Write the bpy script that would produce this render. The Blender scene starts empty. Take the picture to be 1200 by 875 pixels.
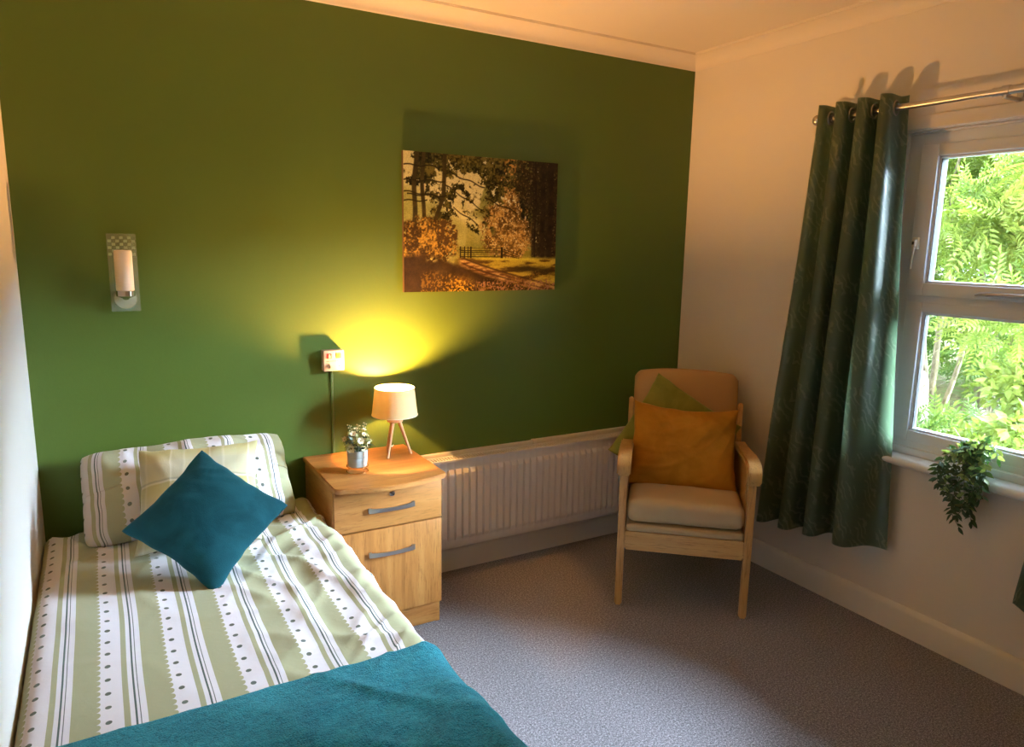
import bpy, bmesh, math, random
import numpy as np
from mathutils import Vector, Matrix, noise, Euler
random.seed(7)
SC = bpy.context.scene
COL = SC.collection
PI = math.pi

# ------------------------------------------------------------------ camera
cam_d = bpy.data.cameras.new('camera'); cam = bpy.data.objects.new('camera', cam_d); COL.objects.link(cam)
cam_d.sensor_width = 36.0; cam_d.sensor_fit = 'HORIZONTAL'
cam_d.lens = 836.67 / 1200 * 36.0; cam_d.clip_start = 0.02
_yaw, _pit, _rol = 0.5267, -0.1789, 0.0187
_f = Vector((math.sin(_yaw)*math.cos(_pit), math.cos(_yaw)*math.cos(_pit), math.sin(_pit)))
_r0 = Vector((math.cos(_yaw), -math.sin(_yaw), 0)); _u0 = _r0.cross(_f)
_r = _r0*math.cos(_rol) + _u0*math.sin(_rol); _u = -_r0*math.sin(_rol) + _u0*math.cos(_rol)
cam.matrix_world = Matrix.Translation((-2.7627, -2.9228, 1.5445)) @ Matrix((_r, _u, -_f)).transposed().to_4x4()
SC.camera = cam

# ------------------------------------------------------------------ world sky
SKY_STRENGTH = 5.0
w = bpy.data.worlds.new('sky'); SC.world = w; w.use_nodes = True
nt = w.node_tree; nt.nodes.clear()
out = nt.nodes.new('ShaderNodeOutputWorld'); bg = nt.nodes.new('ShaderNodeBackground')
geo = nt.nodes.new('ShaderNodeTexCoord'); sep = nt.nodes.new('ShaderNodeSeparateXYZ'); ramp = nt.nodes.new('ShaderNodeValToRGB')
nt.links.new(geo.outputs['Generated'], sep.inputs[0]); nt.links.new(sep.outputs['Z'], ramp.inputs[0])
ramp.color_ramp.elements[0].position = 0.0; ramp.color_ramp.elements[0].color = (0.74, 0.85, 1.0, 1)
ramp.color_ramp.elements[1].position = 1.0; ramp.color_ramp.elements[1].color = (0.58, 0.74, 1.0, 1)
nt.links.new(ramp.outputs[0], bg.inputs[0]); bg.inputs[1].default_value = SKY_STRENGTH
nt.links.new(bg.outputs[0], out.inputs[0])

# ------------------------------------------------------------------ sun + window light portal
sd = bpy.data.lights.new('sun', 'SUN'); sd.energy = 235.0; sd.angle = math.radians(64); sd.color = (0.66, 0.81, 1.0)
sun = bpy.data.objects.new('sun', sd); COL.objects.link(sun)
sun.rotation_euler = Vector((-0.66, 0.42, -0.62)).to_track_quat('-Z', 'Y').to_euler()
pd = bpy.data.lights.new('window_portal', 'AREA'); pd.shape = 'RECTANGLE'; pd.size = 0.80; pd.size_y = 1.27
pd.cycles.is_portal = True
po = bpy.data.objects.new('window_portal', pd); COL.objects.link(po); po.location = (0.27, -1.56, 1.37)
po.rotation_euler = Vector((-1, 0, 0)).to_track_quat('-Z', 'Z').to_euler()

SC.view_settings.view_transform = 'Standard'; SC.view_settings.look = 'None'
SC.view_settings.gamma = 1.0; SC.view_settings.use_curve_mapping = False
SC.view_settings.exposure = 0.14
LAMP_POWER = 7000.0
FILL_POWER = 10.0  # strength of the added warm fill lamp out of view
SC.cycles.max_bounces = 10; SC.cycles.diffuse_bounces = 6; SC.cycles.transparent_max_bounces = 12
SC.cycles.sample_clamp_indirect = 6.0

# ================================================================== node helpers
class NT:
    def __init__(s, name):
        s.m = bpy.data.materials.new(name); s.m.use_nodes = True
        s.t = s.m.node_tree; s.t.nodes.clear()
        s.out = s.t.nodes.new('ShaderNodeOutputMaterial')
        s.b = s.t.nodes.new('ShaderNodeBsdfPrincipled')
        s.t.links.new(s.b.outputs[0], s.out.inputs[0])
    def n(s, typ, **k):
        x = s.t.nodes.new(typ)
        for a, b in k.items(): setattr(x, a, b)
        return x
    def L(s, a, b): s.t.links.new(a, b)
    def put(s, sock, v):
        if hasattr(v, 'is_output') or isinstance(v, bpy.types.NodeSocket): s.L(v, sock)
        elif isinstance(v, (tuple, list)) and len(v) == 3 and sock.type == 'RGBA': sock.default_value = (*v, 1)
        else: sock.default_value = v
    def M(s, op, a, b=0.0, c=None):
        x = s.n('ShaderNodeMath', operation=op); s.put(x.inputs[0], a); s.put(x.inputs[1], b)
        if c is not None: s.put(x.inputs[2], c)
        return x.outputs[0]
    def mix(s, f, a, b, mode='MIX'):
        x = s.n('ShaderNodeMix', data_type='RGBA', blend_type=mode)
        s.put(x.inputs[0], f); s.put(x.inputs[6], a); s.put(x.inputs[7], b); return x.outputs[2]
    def coord(s, which='Object', scale=(1, 1, 1), rot=(0, 0, 0), loc=(0, 0, 0)):
        c = s.n('ShaderNodeTexCoord'); m = s.n('ShaderNodeMapping')
        s.L(c.outputs[which], m.inputs[0]); m.inputs['Scale'].default_value = scale
        m.inputs['Rotation'].default_value = rot; m.inputs['Location'].default_value = loc
        return m.outputs[0]
    def noise(s, vec, scale=5, detail=3, rough=0.5, dist=0.0, out=0):
        x = s.n('ShaderNodeTexNoise'); s.L(vec, x.inputs['Vector'])
        x.inputs['Scale'].default_value = scale; x.inputs['Detail'].default_value = detail
        x.inputs['Roughness'].default_value = rough; x.inputs['Distortion'].default_value = dist
        return x.outputs[out]
    def ramp(s, f, pts):
        x = s.n('ShaderNodeValToRGB'); s.L(f, x.inputs[0]); cr = x.color_ramp
        while len(cr.elements) < len(pts): cr.elements.new(0.5)
        for e, (p, c) in zip(cr.elements, pts): e.position = p; e.color = (*c, 1) if len(c) == 3 else c
        return x.outputs[0]
    def bump(s, h, strength=0.3, dist=0.01):
        x = s.n('ShaderNodeBump'); s.L(h, x.inputs['Height'])
        x.inputs['Strength'].default_value = strength; x.inputs['Distance'].default_value = dist
        s.L(x.outputs[0], s.b.inputs['Normal'])
    def set(s, **k):
        names = dict(color='Base Color', rough='Roughness', metal='Metallic', trans='Transmission Weight', ior='IOR',
                     sheen='Sheen Weight', sheen_rough='Sheen Roughness', sheen_tint='Sheen Tint', alpha='Alpha', spec='Specular IOR Level',
                     em='Emission Color', ems='Emission Strength', coat='Coat Weight', coat_rough='Coat Roughness')
        for a, v in k.items(): s.put(s.b.inputs[names[a]], v)
        return s

def simple(name, color, rough=0.5, **k):
    t = NT(name); t.set(color=color, rough=rough, **k); return t.m

def m_paint(name, color, bump=0.12, rough=0.6, mott=0.06):
    t = NT(name); v = t.coord('Object')
    n1 = t.noise(v, 2.2, 3, 0.55)
    c = t.mix(t.M('MULTIPLY', n1, 1.0), tuple(x*(1-mott) for x in color), tuple(min(1, x*(1+mott)) for x in color))
    t.set(color=c, rough=rough, spec=0.35); t.bump(t.noise(v, 90, 3, 0.6), bump, 0.004); return t.m

def m_wood(name, c1, c2, c3, axis='z', rough=0.42, scale=1.0):
    t = NT(name)
    sc = {'z': (11, 11, 0.9), 'x': (0.9, 11, 11), 'y': (11, 0.9, 11)}[axis]
    v = t.coord('Object', scale=tuple(q*scale for q in sc))
    n1 = t.noise(v, 2.0, 5, 0.6, 0.9)
    v2 = t.coord('Object', scale=tuple(q*scale*6 for q in sc))
    n2 = t.noise(v2, 3.0, 4, 0.65)
    wv = t.n('ShaderNodeTexWave', wave_type='BANDS', bands_direction='X' if axis != 'x' else 'Z')
    v3 = t.coord('Object', scale=tuple(q*scale*0.35 for q in sc)); t.L(v3, wv.inputs['Vector'])
    wv.inputs['Scale'].default_value = 1.6; wv.inputs['Distortion'].default_value = 6.5; wv.inputs['Detail'].default_value = 3
    wv.inputs['Detail Scale'].default_value = 1.2
    f = t.M('ADD', t.M('MULTIPLY', n1, 0.88), t.M('MULTIPLY', wv.outputs[1], 0.12))
    base = t.ramp(f, [(0.25, c1), (0.5, c2), (0.78, c3)])
    dark = t.ramp(n2, [(0.33, (0.62, 0.55, 0.48)), (0.47, (1, 1, 1))])
    c = t.mix(0.85, base, dark, 'MULTIPLY')
    t.set(color=c, rough=rough, spec=0.4); t.bump(n2, 0.08, 0.002); return t.m

# ------------------------------------------------------------------ materials
M_green = m_paint('green_paint', (0.092, 0.150, 0.022), 0.10, 0.48)
M_white = m_paint('off_white_paint', (0.76, 0.72, 0.67), 0.12, 0.6, 0.02)
M_ceil = m_paint('ceiling_paint', (0.78, 0.73, 0.67), 0.15, 0.7, 0.02)
M_trim = m_paint('trim_gloss', (0.74, 0.72, 0.68), 0.03, 0.35, 0.02)
M_upvc = simple('white_frame', (0.76, 0.82, 0.91), 0.3)
M_rad = simple('radiator_enamel', (0.80, 0.80, 0.82), 0.32)
M_oak = m_wood('oak_vertical', (0.32, 0.120, 0.028), (0.47, 0.200, 0.050), (0.58, 0.285, 0.085), 'z')
M_oakx = m_wood('oak_horizontal', (0.32, 0.120, 0.028), (0.47, 0.200, 0.050), (0.58, 0.285, 0.085), 'x')
M_oaky = m_wood('oak_side', (0.37, 0.16, 0.04), (0.45, 0.205, 0.055), (0.53, 0.27, 0.075), 'y')
M_beech = m_wood('beech', (0.47, 0.27, 0.085), (0.56, 0.335, 0.115), (0.64, 0.40, 0.15), 'z', 0.38, 0.8)
M_beechx = m_wood('beech_rail', (0.47, 0.27, 0.085), (0.56, 0.335, 0.115), (0.64, 0.40, 0.15), 'x', 0.38, 0.8)
M_pine = m_wood('lamp_wood', (0.62, 0.36, 0.18), (0.70, 0.42, 0.22), (0.76, 0.49, 0.28), 'z', 0.45, 1.5)
M_chrome = simple('chrome', (0.78, 0.77, 0.76), 0.12, metal=1.0)
M_steel = simple('brushed_steel', (0.50, 0.48, 0.46), 0.32, metal=1.0)
M_dark = simple('dark_gap', (0.02, 0.02, 0.02), 0.8)
M_gold = simple('gold_wire', (0.85, 0.55, 0.25), 0.2, metal=1.0)
M_box = simple('cream_plastic', (0.50, 0.42, 0.36), 0.45)
M_plastic = simple('white_plastic', (0.78, 0.76, 0.72), 0.4)

def m_carpet():
    t = NT('carpet'); v = t.coord('Object')
    n1 = t.noise(v, 300, 2, 0.8); n2 = t.noise(v, 3.0, 3, 0.5); n3 = t.noise(v, 140, 2, 0.7)
    f = t.M('ADD', t.M('MULTIPLY', n1, 0.6), t.M('MULTIPLY', n3, 0.4))
    c = t.ramp(f, [(0.38, (0.035, 0.032, 0.036)), (0.5, (0.160, 0.146, 0.163)), (0.62, (0.46, 0.425, 0.47))])
    c = t.mix(0.5, c, t.ramp(n2, [(0.3, (0.85, 0.85, 0.85)), (0.7, (1, 1, 1))]), 'MULTIPLY')
    t.set(color=c, rough=1.0, spec=0.1, sheen=0.25, sheen_rough=0.6); t.bump(f, 0.7, 0.004); return t.m
M_carpet = m_carpet()

def m_velvet(name, c1, c2, sheen=0.6, tint=(1, 1, 1), bump=0.25, sc=60):
    t = NT(name); v = t.coord('Object'); n1 = t.noise(v, 9, 4, 0.6, 0.6); n2 = t.noise(v, sc*6, 2, 0.6); n3 = t.noise(v, sc, 3, 0.6)
    c = t.mix(t.ramp(n1, [(0.35, (0, 0, 0)), (0.65, (1, 1, 1))]), c1, c2)
    t.set(color=c, rough=0.85, sheen=sheen, sheen_rough=0.35, sheen_tint=tint, spec=0.15)
    t.bump(t.M('ADD', n2, t.M('MULTIPLY', n3, 0.6)), bump, 0.004); return t.m
M_teal = m_velvet('teal_velvet', (0.003, 0.046, 0.060), (0.007, 0.070, 0.090), 0.25, (0.2, 0.75, 0.85))
M_throw = m_velvet('teal_fleece', (0.008, 0.125, 0.175), (0.022, 0.20, 0.265), 0.35, (0.4, 0.85, 0.95), 0.6, 90)
M_orange = m_velvet('orange_velvet', (0.36, 0.155, 0.012), (0.47, 0.21, 0.02), 0.22, (1, 0.65, 0.25))
M_olive = m_velvet('olive_velvet', (0.20, 0.20, 0.03), (0.27, 0.26, 0.05), 0.25, (0.9, 0.9, 0.5))

def m_fleece():
    t = NT('teal_fleece'); v = t.coord('Object'); n1 = t.noise(v, 7, 4, 0.6, 0.8); n2 = t.noise(v, 330, 2, 0.7); n3 = t.noise(v, 70, 3, 0.7)
    c = t.mix(t.ramp(n1, [(0.35, (0, 0, 0)), (0.65, (1, 1, 1))]), (0.012, 0.180, 0.255), (0.024, 0.265, 0.350))
    g = t.ramp(t.M('ADD', t.M('MULTIPLY', n2, 0.6), t.M('MULTIPLY', n3, 0.4)), [(0.36, (0.45, 0.5, 0.5)), (0.5, (1, 1, 1)), (0.66, (2.0, 1.6, 1.5))])
    c = t.mix(1.0, c, g, 'MULTIPLY'); t.set(color=c, rough=1.0, sheen=0.5, sheen_rough=0.4, sheen_tint=(0.4, 0.9, 1.0), spec=0.05)
    t.bump(t.M('ADD', n2, n3), 0.9, 0.008); return t.m
M_throw = m_fleece()
def m_stripes(name, off=0.0):
    t = NT(name); P = 0.146
    uvn = t.n('ShaderNodeUVMap'); sp = t.n('ShaderNodeSeparateXYZ'); t.L(uvn.outputs[0], sp.inputs[0])
    u, v = sp.outputs[0], sp.outputs[1]
    f = t.M('FRACT', t.M('DIVIDE', t.M('ADD', u, 2.832 + off + P*40), P))
    sv = t.M('FRACT', t.M('DIVIDE', t.M('ADD', v, 10.0), 0.0225))
    s2 = t.M('SUBTRACT', t.M('MULTIPLY', sv, 2.0), 1.0)
    sc = t.M('MULTIPLY', t.M('SQRT', t.M('MAXIMUM', t.M('SUBTRACT', 1.0, t.M('MULTIPLY', s2, s2)), 0.0)), 0.068)
    scal = t.M('LESS_THAN', f, sc)
    def band(a, b): return t.M('MULTIPLY', t.M('GREATER_THAN', f, a), t.M('LESS_THAN', f, b))
    green = t.M('MAXIMUM', scal, t.M('MAXIMUM', band(0.37, 0.452), t.M('GREATER_THAN', f, 0.675)))
    line = t.M('MAXIMUM', band(0.515, 0.543), band(0.578, 0.590))
    du = t.M('MULTIPLY', t.M('SUBTRACT', f, 0.172), P)
    dv = t.M('MULTIPLY', t.M('SUBTRACT', t.M('FRACT', t.M('DIVIDE', t.M('ADD', v, 10.02), 0.059)), 0.5), 0.059)
    d2 = t.M('ADD', t.M('POWER', t.M('ABSOLUTE', t.M('DIVIDE', du, 0.0066)), 2.0), t.M('POWER', t.M('ABSOLUTE', t.M('DIVIDE', dv, 0.0068)), 2.0))
    dot = t.M('LESS_THAN', d2, 1.0)
    vec = t.coord('Object'); wv = t.noise(vec, 900, 1, 0.5)
    c = t.mix(green, (0.80, 0.80, 0.86), (0.40, 0.41, 0.25))
    c = t.mix(line, c, (0.085, 0.13, 0.125)); c = t.mix(dot, c, (0.115, 0.14, 0.12))
    t.set(color=c, rough=0.85, spec=0.2, sheen=0.1); t.bump(t.M('ADD', t.M('MULTIPLY', wv, 0.25), t.noise(vec, 28, 4, 0.6, 0.8)), 0.22, 0.006); return t.m
M_stripe = m_stripes('striped_cotton')
M_stripe_pillow = m_stripes('striped_pillowcase', 0.028)

def m_plaid():
    t = NT('plaid'); uvn = t.n('ShaderNodeUVMap'); sp = t.n('ShaderNodeSeparateXYZ'); t.L(uvn.outputs[0], sp.inputs[0])
    u, v = sp.outputs[0], sp.outputs[1]
    fu = t.M('FRACT', t.M('DIVIDE', t.M('ADD', u, 3.0), 0.125)); fv = t.M('FRACT', t.M('DIVIDE', t.M('ADD', v, 3.03), 0.15))
    cu = t.ramp(fu, [(0.0, (0.62, 0.58, 0.34)), (0.28, (0.62, 0.58, 0.34)), (0.30, (0.95, 0.93, 0.82)), (0.36, (0.62, 0.60, 0.42)), (0.6, (0.50, 0.51, 0.36)), (0.66, (0.74, 0.72, 0.56)), (0.70, (0.62, 0.60, 0.38))])
    cv = t.ramp(fv, [(0.0, (0.66, 0.62, 0.40)), (0.25, (0.55, 0.50, 0.16)), (0.42, (0.50, 0.46, 0.13)), (0.46, (0.95, 0.92, 0.78)), (0.50, (0.28, 0.31, 0.25)), (0.54, (0.72, 0.68, 0.48)), (0.8, (0.62, 0.60, 0.44))])
    for nd in t.t.nodes:
        if nd.type == 'VALTORGB': nd.color_ramp.interpolation = 'LINEAR'
    c = t.mix(0.5, cu, cv); vec = t.coord('Object')
    t.set(color=c, rough=0.9, spec=0.15, sheen=0.1); t.bump(t.noise(vec, 500, 2), 0.3, 0.003); return t.m
M_plaid = m_plaid()

def m_curtain():
    t = NT('green_jacquard'); uvn = t.n('ShaderNodeUVMap'); mp = t.n('ShaderNodeMapping'); t.L(uvn.outputs[0], mp.inputs[0])
    mp.inputs['Scale'].default_value = (1, 1, 1); mp.inputs['Rotation'].default_value = (0, 0, 0.6)
    wv = t.n('ShaderNodeTexWave', wave_type='BANDS'); t.L(mp.outputs[0], wv.inputs['Vector'])
    wv.inputs['Scale'].default_value = 11; wv.inputs['Distortion'].default_value = 9; wv.inputs['Detail'].default_value = 2; wv.inputs['Detail Scale'].default_value = 1.6
    n1 = t.noise(mp.outputs[0], 9, 2, 0.5)
    lf = t.M('MULTIPLY', t.ramp(wv.outputs[1], [(0.72, (0, 0, 0)), (0.82, (1, 1, 1))]), t.ramp(n1, [(0.46, (0, 0, 0)), (0.54, (1, 1, 1))]))
    c = t.mix(lf, (0.066, 0.088, 0.060), (0.21, 0.25, 0.175))
    t.set(color=c, rough=t.M('SUBTRACT', 0.42, t.M('MULTIPLY', lf, 0.12)), spec=0.6, sheen=0.25, sheen_rough=0.4)
    t.bump(t.M('ADD', lf, t.M('MULTIPLY', t.noise(mp.outputs[0], 60, 3), 0.6)), 0.15, 0.002)
    tr = t.n('ShaderNodeBsdfTranslucent'); t.put(tr.inputs[0], t.mix(lf, (0.62, 0.80, 0.60), (0.80, 0.92, 0.76)))
    mx = t.n('ShaderNodeMixShader'); mx.inputs[0].default_value = 0.40
    t.L(t.b.outputs[0], mx.inputs[1]); t.L(tr.outputs[0], mx.inputs[2]); t.L(mx.outputs[0], t.out.inputs[0]); return t.m
M_curtain = m_curtain()

def m_vinyl(name, c1, c2, rough=0.38):
    t = NT(name); v = t.coord('Object'); c = t.mix(t.noise(v, 6, 3), c1, c2)
    t.set(color=c, rough=rough, spec=0.45); t.bump(t.M('ADD', t.noise(v, 240, 2), t.M('MULTIPLY', t.noise(v, 16, 3, 0.5, 0.5), 0.7)), 0.12, 0.003); return t.m
M_seat = m_vinyl('beige_vinyl', (0.47, 0.365, 0.215), (0.53, 0.415, 0.25), 0.36)
M_back = m_vinyl('tan_vinyl', (0.42, 0.235, 0.078), (0.47, 0.27, 0.095), 0.5)

def m_leaf(name, c1, c2, trans=0.35, rough=0.45, scale=6.0):
    t = NT(name); v = t.coord('Object'); c = t.mix(t.ramp(t.noise(v, scale, 3, 0.7), [(0.35, (0, 0, 0)), (0.65, (1, 1, 1))]), c1, c2)
    t.set(color=c, rough=rough)
    tr = t.n('ShaderNodeBsdfTranslucent'); c2_ = t.mix(1.0, c, (1.0, 1.0, 0.45), 'MULTIPLY'); t.L(c2_, tr.inputs[0])
    mx = t.n('ShaderNodeMixShader'); mx.inputs[0].default_value = trans
    t.L(t.b.outputs[0], mx.inputs[1]); t.L(tr.outputs[0], mx.inputs[2]); t.L(mx.outputs[0], t.out.inputs[0]); return t.m

# ================================================================== mesh helpers
def mesh_obj(name, me, mat, parent=None, smooth=None):
    o = bpy.data.objects.new(name, me); COL.objects.link(o)
    if mat is not None: me.materials.append(mat)
    if smooth is not None:
        for p in me.polygons: p.use_smooth = True
        if smooth < 3: me.set_sharp_from_angle(angle=smooth)
    if parent is not None: o.parent = parent
    return o
def build(name, bm, mat, parent=None, smooth=0.7):
    me = bpy.data.meshes.new(name); bm.normal_update(); bm.to_mesh(me); bm.free()
    return mesh_obj(name, me, mat, parent, smooth)
def pyd(name, vs, fs, mat, parent=None, smooth=None, uvs=None):
    me = bpy.data.meshes.new(name); me.from_pydata([tuple(v) for v in vs], [], fs)
    if uvs is not None:
        l = me.uv_layers.new(name='UVMap'); idx = np.empty(len(me.loops), dtype=np.int32); me.loops.foreach_get('vertex_index', idx)
        l.data.foreach_set('uv', np.asarray(uvs, dtype=np.float32)[idx].ravel())
    me.update(); return mesh_obj(name, me, mat, parent, smooth)
def tag(o, label=None, cat=None, group=None, kind=None):
    if label: o['label'] = label
    if cat: o['category'] = cat
    if group: o['group'] = group
    if kind: o['kind'] = kind
    return o
def empty(name, loc=(0, 0, 0), rz=0.0):
    o = bpy.data.objects.new(name, None); COL.objects.link(o); o.location = loc; o.rotation_euler = (0, 0, rz); o.empty_display_size = 0.05; return o
def box(bm, c, s, bev=0.0, seg=2, rot=None):
    r = bmesh.ops.create_cube(bm, size=1.0); vs = r['verts']
    for v in vs: v.co = Vector((v.co.x*s[0], v.co.y*s[1], v.co.z*s[2]))
    if bev > 0:
        es = {e for v in vs for e in v.link_edges}
        rr = bmesh.ops.bevel(bm, geom=list(es), offset=bev, segments=seg, affect='EDGES', profile=0.5)
        vs = list({v for f in rr['faces'] for v in f.verts} | {v for v in vs if v.is_valid})
    if rot is not None:
        for v in vs: v.co = rot @ v.co
    for v in vs: v.co += Vector(c)
    return vs
def bb(bm, x0, x1, y0, y1, z0, z1, bev=0.0, seg=2):
    return box(bm, ((x0+x1)/2, (y0+y1)/2, (z0+z1)/2), (abs(x1-x0), abs(y1-y0), abs(z1-z0)), bev, seg)
def tube(bm, pts, r, n=10, caps=True):
    pts = [Vector(p) for p in pts]; rs = r if isinstance(r, (list, tuple)) else [r]*len(pts)
    rings = []; prev = None
    for i, p in enumerate(pts):
        d = (pts[min(i+1, len(pts)-1)] - pts[max(i-1, 0)]).normalized()
        if prev is None: a = d.orthogonal().normalized()
        else: a = (prev - d*prev.dot(d)).normalized()
        prev = a; b = d.cross(a)
        rings.append([bm.verts.new(p + (a*math.cos(2*PI*k/n) + b*math.sin(2*PI*k/n))*rs[i]) for k in range(n)])
    for i in range(len(rings)-1):
        for k in range(n): bm.faces.new((rings[i][k], rings[i][(k+1) % n], rings[i+1][(k+1) % n], rings[i+1][k]))
    if caps: bm.faces.new(rings[0][::-1]); bm.faces.new(rings[-1])
def lathe(bm, prof, c=(0, 0, 0), n=32, cap0=True, cap1=True, axis=None):
    rings = []; c = Vector(c)
    for r, z in prof:
        ring = []
        for k in range(n):
            q = Vector((r*math.cos(2*PI*k/n), r*math.sin(2*PI*k/n), z))
            if axis is not None: q = axis @ q
            ring.append(bm.verts.new(c+q))
        rings.append(ring)
    for i in range(len(rings)-1):
        for k in range(n): bm.faces.new((rings[i][k], rings[i][(k+1) % n], rings[i+1][(k+1) % n], rings[i+1][k]))
    if cap0: bm.faces.new(rings[0][::-1])
    if cap1: bm.faces.new(rings[-1])
def prism(bm, prof, origin, ax, ay, az, depth):
    """2D profile (ax, ay) extruded along az by depth"""
    o = Vector(origin); ax, ay, az = Vector(ax), Vector(ay), Vector(az)
    a = [bm.verts.new(o+ax*p[0]+ay*p[1]) for p in prof]; b = [bm.verts.new(o+ax*p[0]+ay*p[1]+az*depth) for p in prof]
    n = len(prof)
    for i in range(n): bm.faces.new((a[i], a[(i+1) % n], b[(i+1) % n], b[i]))
    bm.faces.new(a[::-1]); bm.faces.new(b); bmesh.ops.recalc_face_normals(bm, faces=bm.faces[:])
def fb(p, s=1.0, o=3):
    v = 0; a = 1; t = 0
    for i in range(o): v += a*noise.noise(Vector(p)*s*(2**i)); t += a; a *= 0.5
    return v/t

# ================================================================== ROOM
W, D, H = 2.989, 4.2, 2.5
def struct(name, bm, mat, parent=None, smooth=0.6):
    o = build(name, bm, mat, parent, smooth)
    if parent is None: o['kind'] = 'structure'
    return o
bm = bmesh.new(); bb(bm, -W-0.2, 0.25, -D-0.2, 0.2, -0.15, 0); struct('floor', bm, M_carpet)
bm = bmesh.new(); bb(bm, -W-0.2, 0.28, -D-0.2, 0.2, H, H+0.15); struct('ceiling', bm, M_ceil)
bm = bmesh.new(); bb(bm, -W-0.2, 0.25, 0, 0.2, 0, H); struct('wall_back', bm, M_green)
bm = bmesh.new(); bb(bm, -W-0.2, -W, -D, 0, 0, H); struct('wall_left', bm, M_white)
bm = bmesh.new(); bb(bm, -W-0.2, 0.25, -D-0.2, -D, 0, H); struct('wall_front', bm, M_white)
WY0, WY1, WZ0, WZ1 = -1.955, -1.165, 0.70, 2.0
bm = bmesh.new()
bb(bm, 0, 0.25, WY1, 0, 0, H); bb(bm, 0, 0.25, -D, WY0, 0, H); bb(bm, 0, 0.25, WY0, WY1, 0, WZ0); bb(bm, 0, 0.25, WY0, WY1, WZ1, H)
bmesh.ops.remove_doubles(bm, verts=bm.verts[:], dist=1e-5)
struct('wall_right', bm, M_white)
# coving with a small fillet line at both edges
def cove(name, a, b, inward):
    bm = bmesh.new(); prof = [(0, 0), (0, -0.06), (0.004, -0.06), (0.006, -0.056)]
    for k in range(9):
        t = k/8*PI/2; prof.append((0.006+0.076*(1-math.cos(t)), -0.056+0.048*math.sin(t)))
    prof += [(0.086, -0.008), (0.086, -0.004), (0.0915, -0.004), (0.0915, 0)]
    a = Vector(a); b = Vector(b); d = (b-a)
    prism(bm, prof, a, inward, (0, 0, 1), d.normalized(), d.length)
    return struct(name, bm, M_ceil)
cove('trim_1', (-W, 0, H), (0, 0, H), (0, -1, 0))
cove('trim_2', (0, 0, H), (0, -D, H), (-1, 0, 0))
cove('trim_3', (-W, -D, H), (-W, 0, H), (1, 0, 0))
cove('trim_4', (0, -D, H), (-W, -D, H), (0, 1, 0))
def skirting(name, a, b, inward):
    bm = bmesh.new(); prof = [(0, 0), (0.017, 0), (0.017, 0.098), (0.015, 0.108), (0.009, 0.114), (0.006, 0.118), (0, 0.12)]
    a = Vector(a); b = Vector(b); d = (b-a); prism(bm, prof, a, inward, (0, 0, 1), d.normalized(), d.length)
    return struct(name, bm, M_trim)
skirting('baseboard_back', (-W, 0, 0), (0, 0, 0), (0, -1, 0))
skirting('baseboard_right', (0, 0, 0), (0, -D, 0), (-1, 0, 0))
skirting('baseboard_left', (-W, -D, 0), (-W, 0, 0), (1, 0, 0))
skirting('baseboard_front', (-W, -D, 0), (0, -D, 0), (0, 1, 0))

# ------------------------------------------------------------------ window
win = empty('window_1', (0, 0, 0)); win['kind'] = 'structure'
def wbox(name, parts, mat, parent=win, bev=0.003):
    bm = bmesh.new()
    for q in parts: bb(bm, *q, bev)
    return build(name, bm, mat, parent, 0.6)
y0, y1 = WY0, WY1
# outer frame (x .05 .. .12)
wbox('frame', [(0.05, 0.125, y1-0.062, y1, 0.74, WZ1), (0.05, 0.125, y0, y0+0.062, 0.74, WZ1),
               (0.05, 0.125, y0+0.06, y1-0.06, 1.945, WZ1), (0.05, 0.125, y0+0.06, y1-0.06, 0.74, 0.79), (0.052, 0.125, y0+0.06, y1-0.06, 1.345, 1.378)], M_upvc)
wbox('bead', [(0.035, 0.052, y1-0.008, y1, 0.74, WZ1), (0.035, 0.052, y0, y0+0.008, 0.74, WZ1), (0.035, 0.052, y0, y1, WZ1-0.008, WZ1)], M_upvc)
def sash(z0, z1, gz0, gz1, xf):
    gy1, gy0 = -1.292, -1.828
    f = wbox('sash', [(xf, 0.11, gy1, y1-0.060, z0, z1), (xf, 0.11, y0+0.060, gy0, z0, z1),
                      (xf, 0.11, gy0, gy1, gz1, z1), (xf, 0.11, gy0, gy1, z0, gz0)], M_upvc, bev=0.004)
    b = 0.009
    wbox('glazing_bead', [(xf+0.012, 0.09, gy1-b, gy1, gz0, gz1), (xf+0.012, 0.09, gy0, gy0+b, gz0, gz1),
                          (xf+0.012, 0.09, gy0, gy1, gz1-b, gz1), (xf+0.012, 0.09, gy0, gy1, gz0, gz0+b)], M_upvc, f, 0.002)
    wbox('gasket', [(xf+0.013, 0.088, gy1-b-0.003, gy1-b, gz0+b, gz1-b), (xf+0.013, 0.088, gy0+b, gy0+b+0.003, gz0+b, gz1-b)], M_dark, f, 0)
    bm = bmesh.new(); bb(bm, 0.078, 0.082, gy0+0.004, gy1-0.004, gz0+0.004, gz1-0.004)
    t = NT('pane_glass'); tb = t.n('ShaderNodeBsdfTransparent'); tb.inputs[0].default_value = (0.96, 0.98, 0.97, 1)
    gl = t.n('ShaderNodeBsdfGlossy'); gl.inputs['Roughness'].default_value = 0.0; fr = t.n('ShaderNodeFresnel'); fr.inputs[0].default_value = 1.45
    mx = t.n('ShaderNodeMixShader'); t.L(fr.outputs[0], mx.inputs[0]); t.L(tb.outputs[0], mx.inputs[1]); t.L(gl.outputs[0], mx.inputs[2]); t.L(mx.outputs[0], t.out.inputs[0])
    build('pane', bm, t.m, f, None)
    return f
s1 = sash(1.376, 1.948, 1.425, 1.905, 0.038)
s2 = sash(0.788, 1.350, 0.832, 1.310, 0.050)
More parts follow.
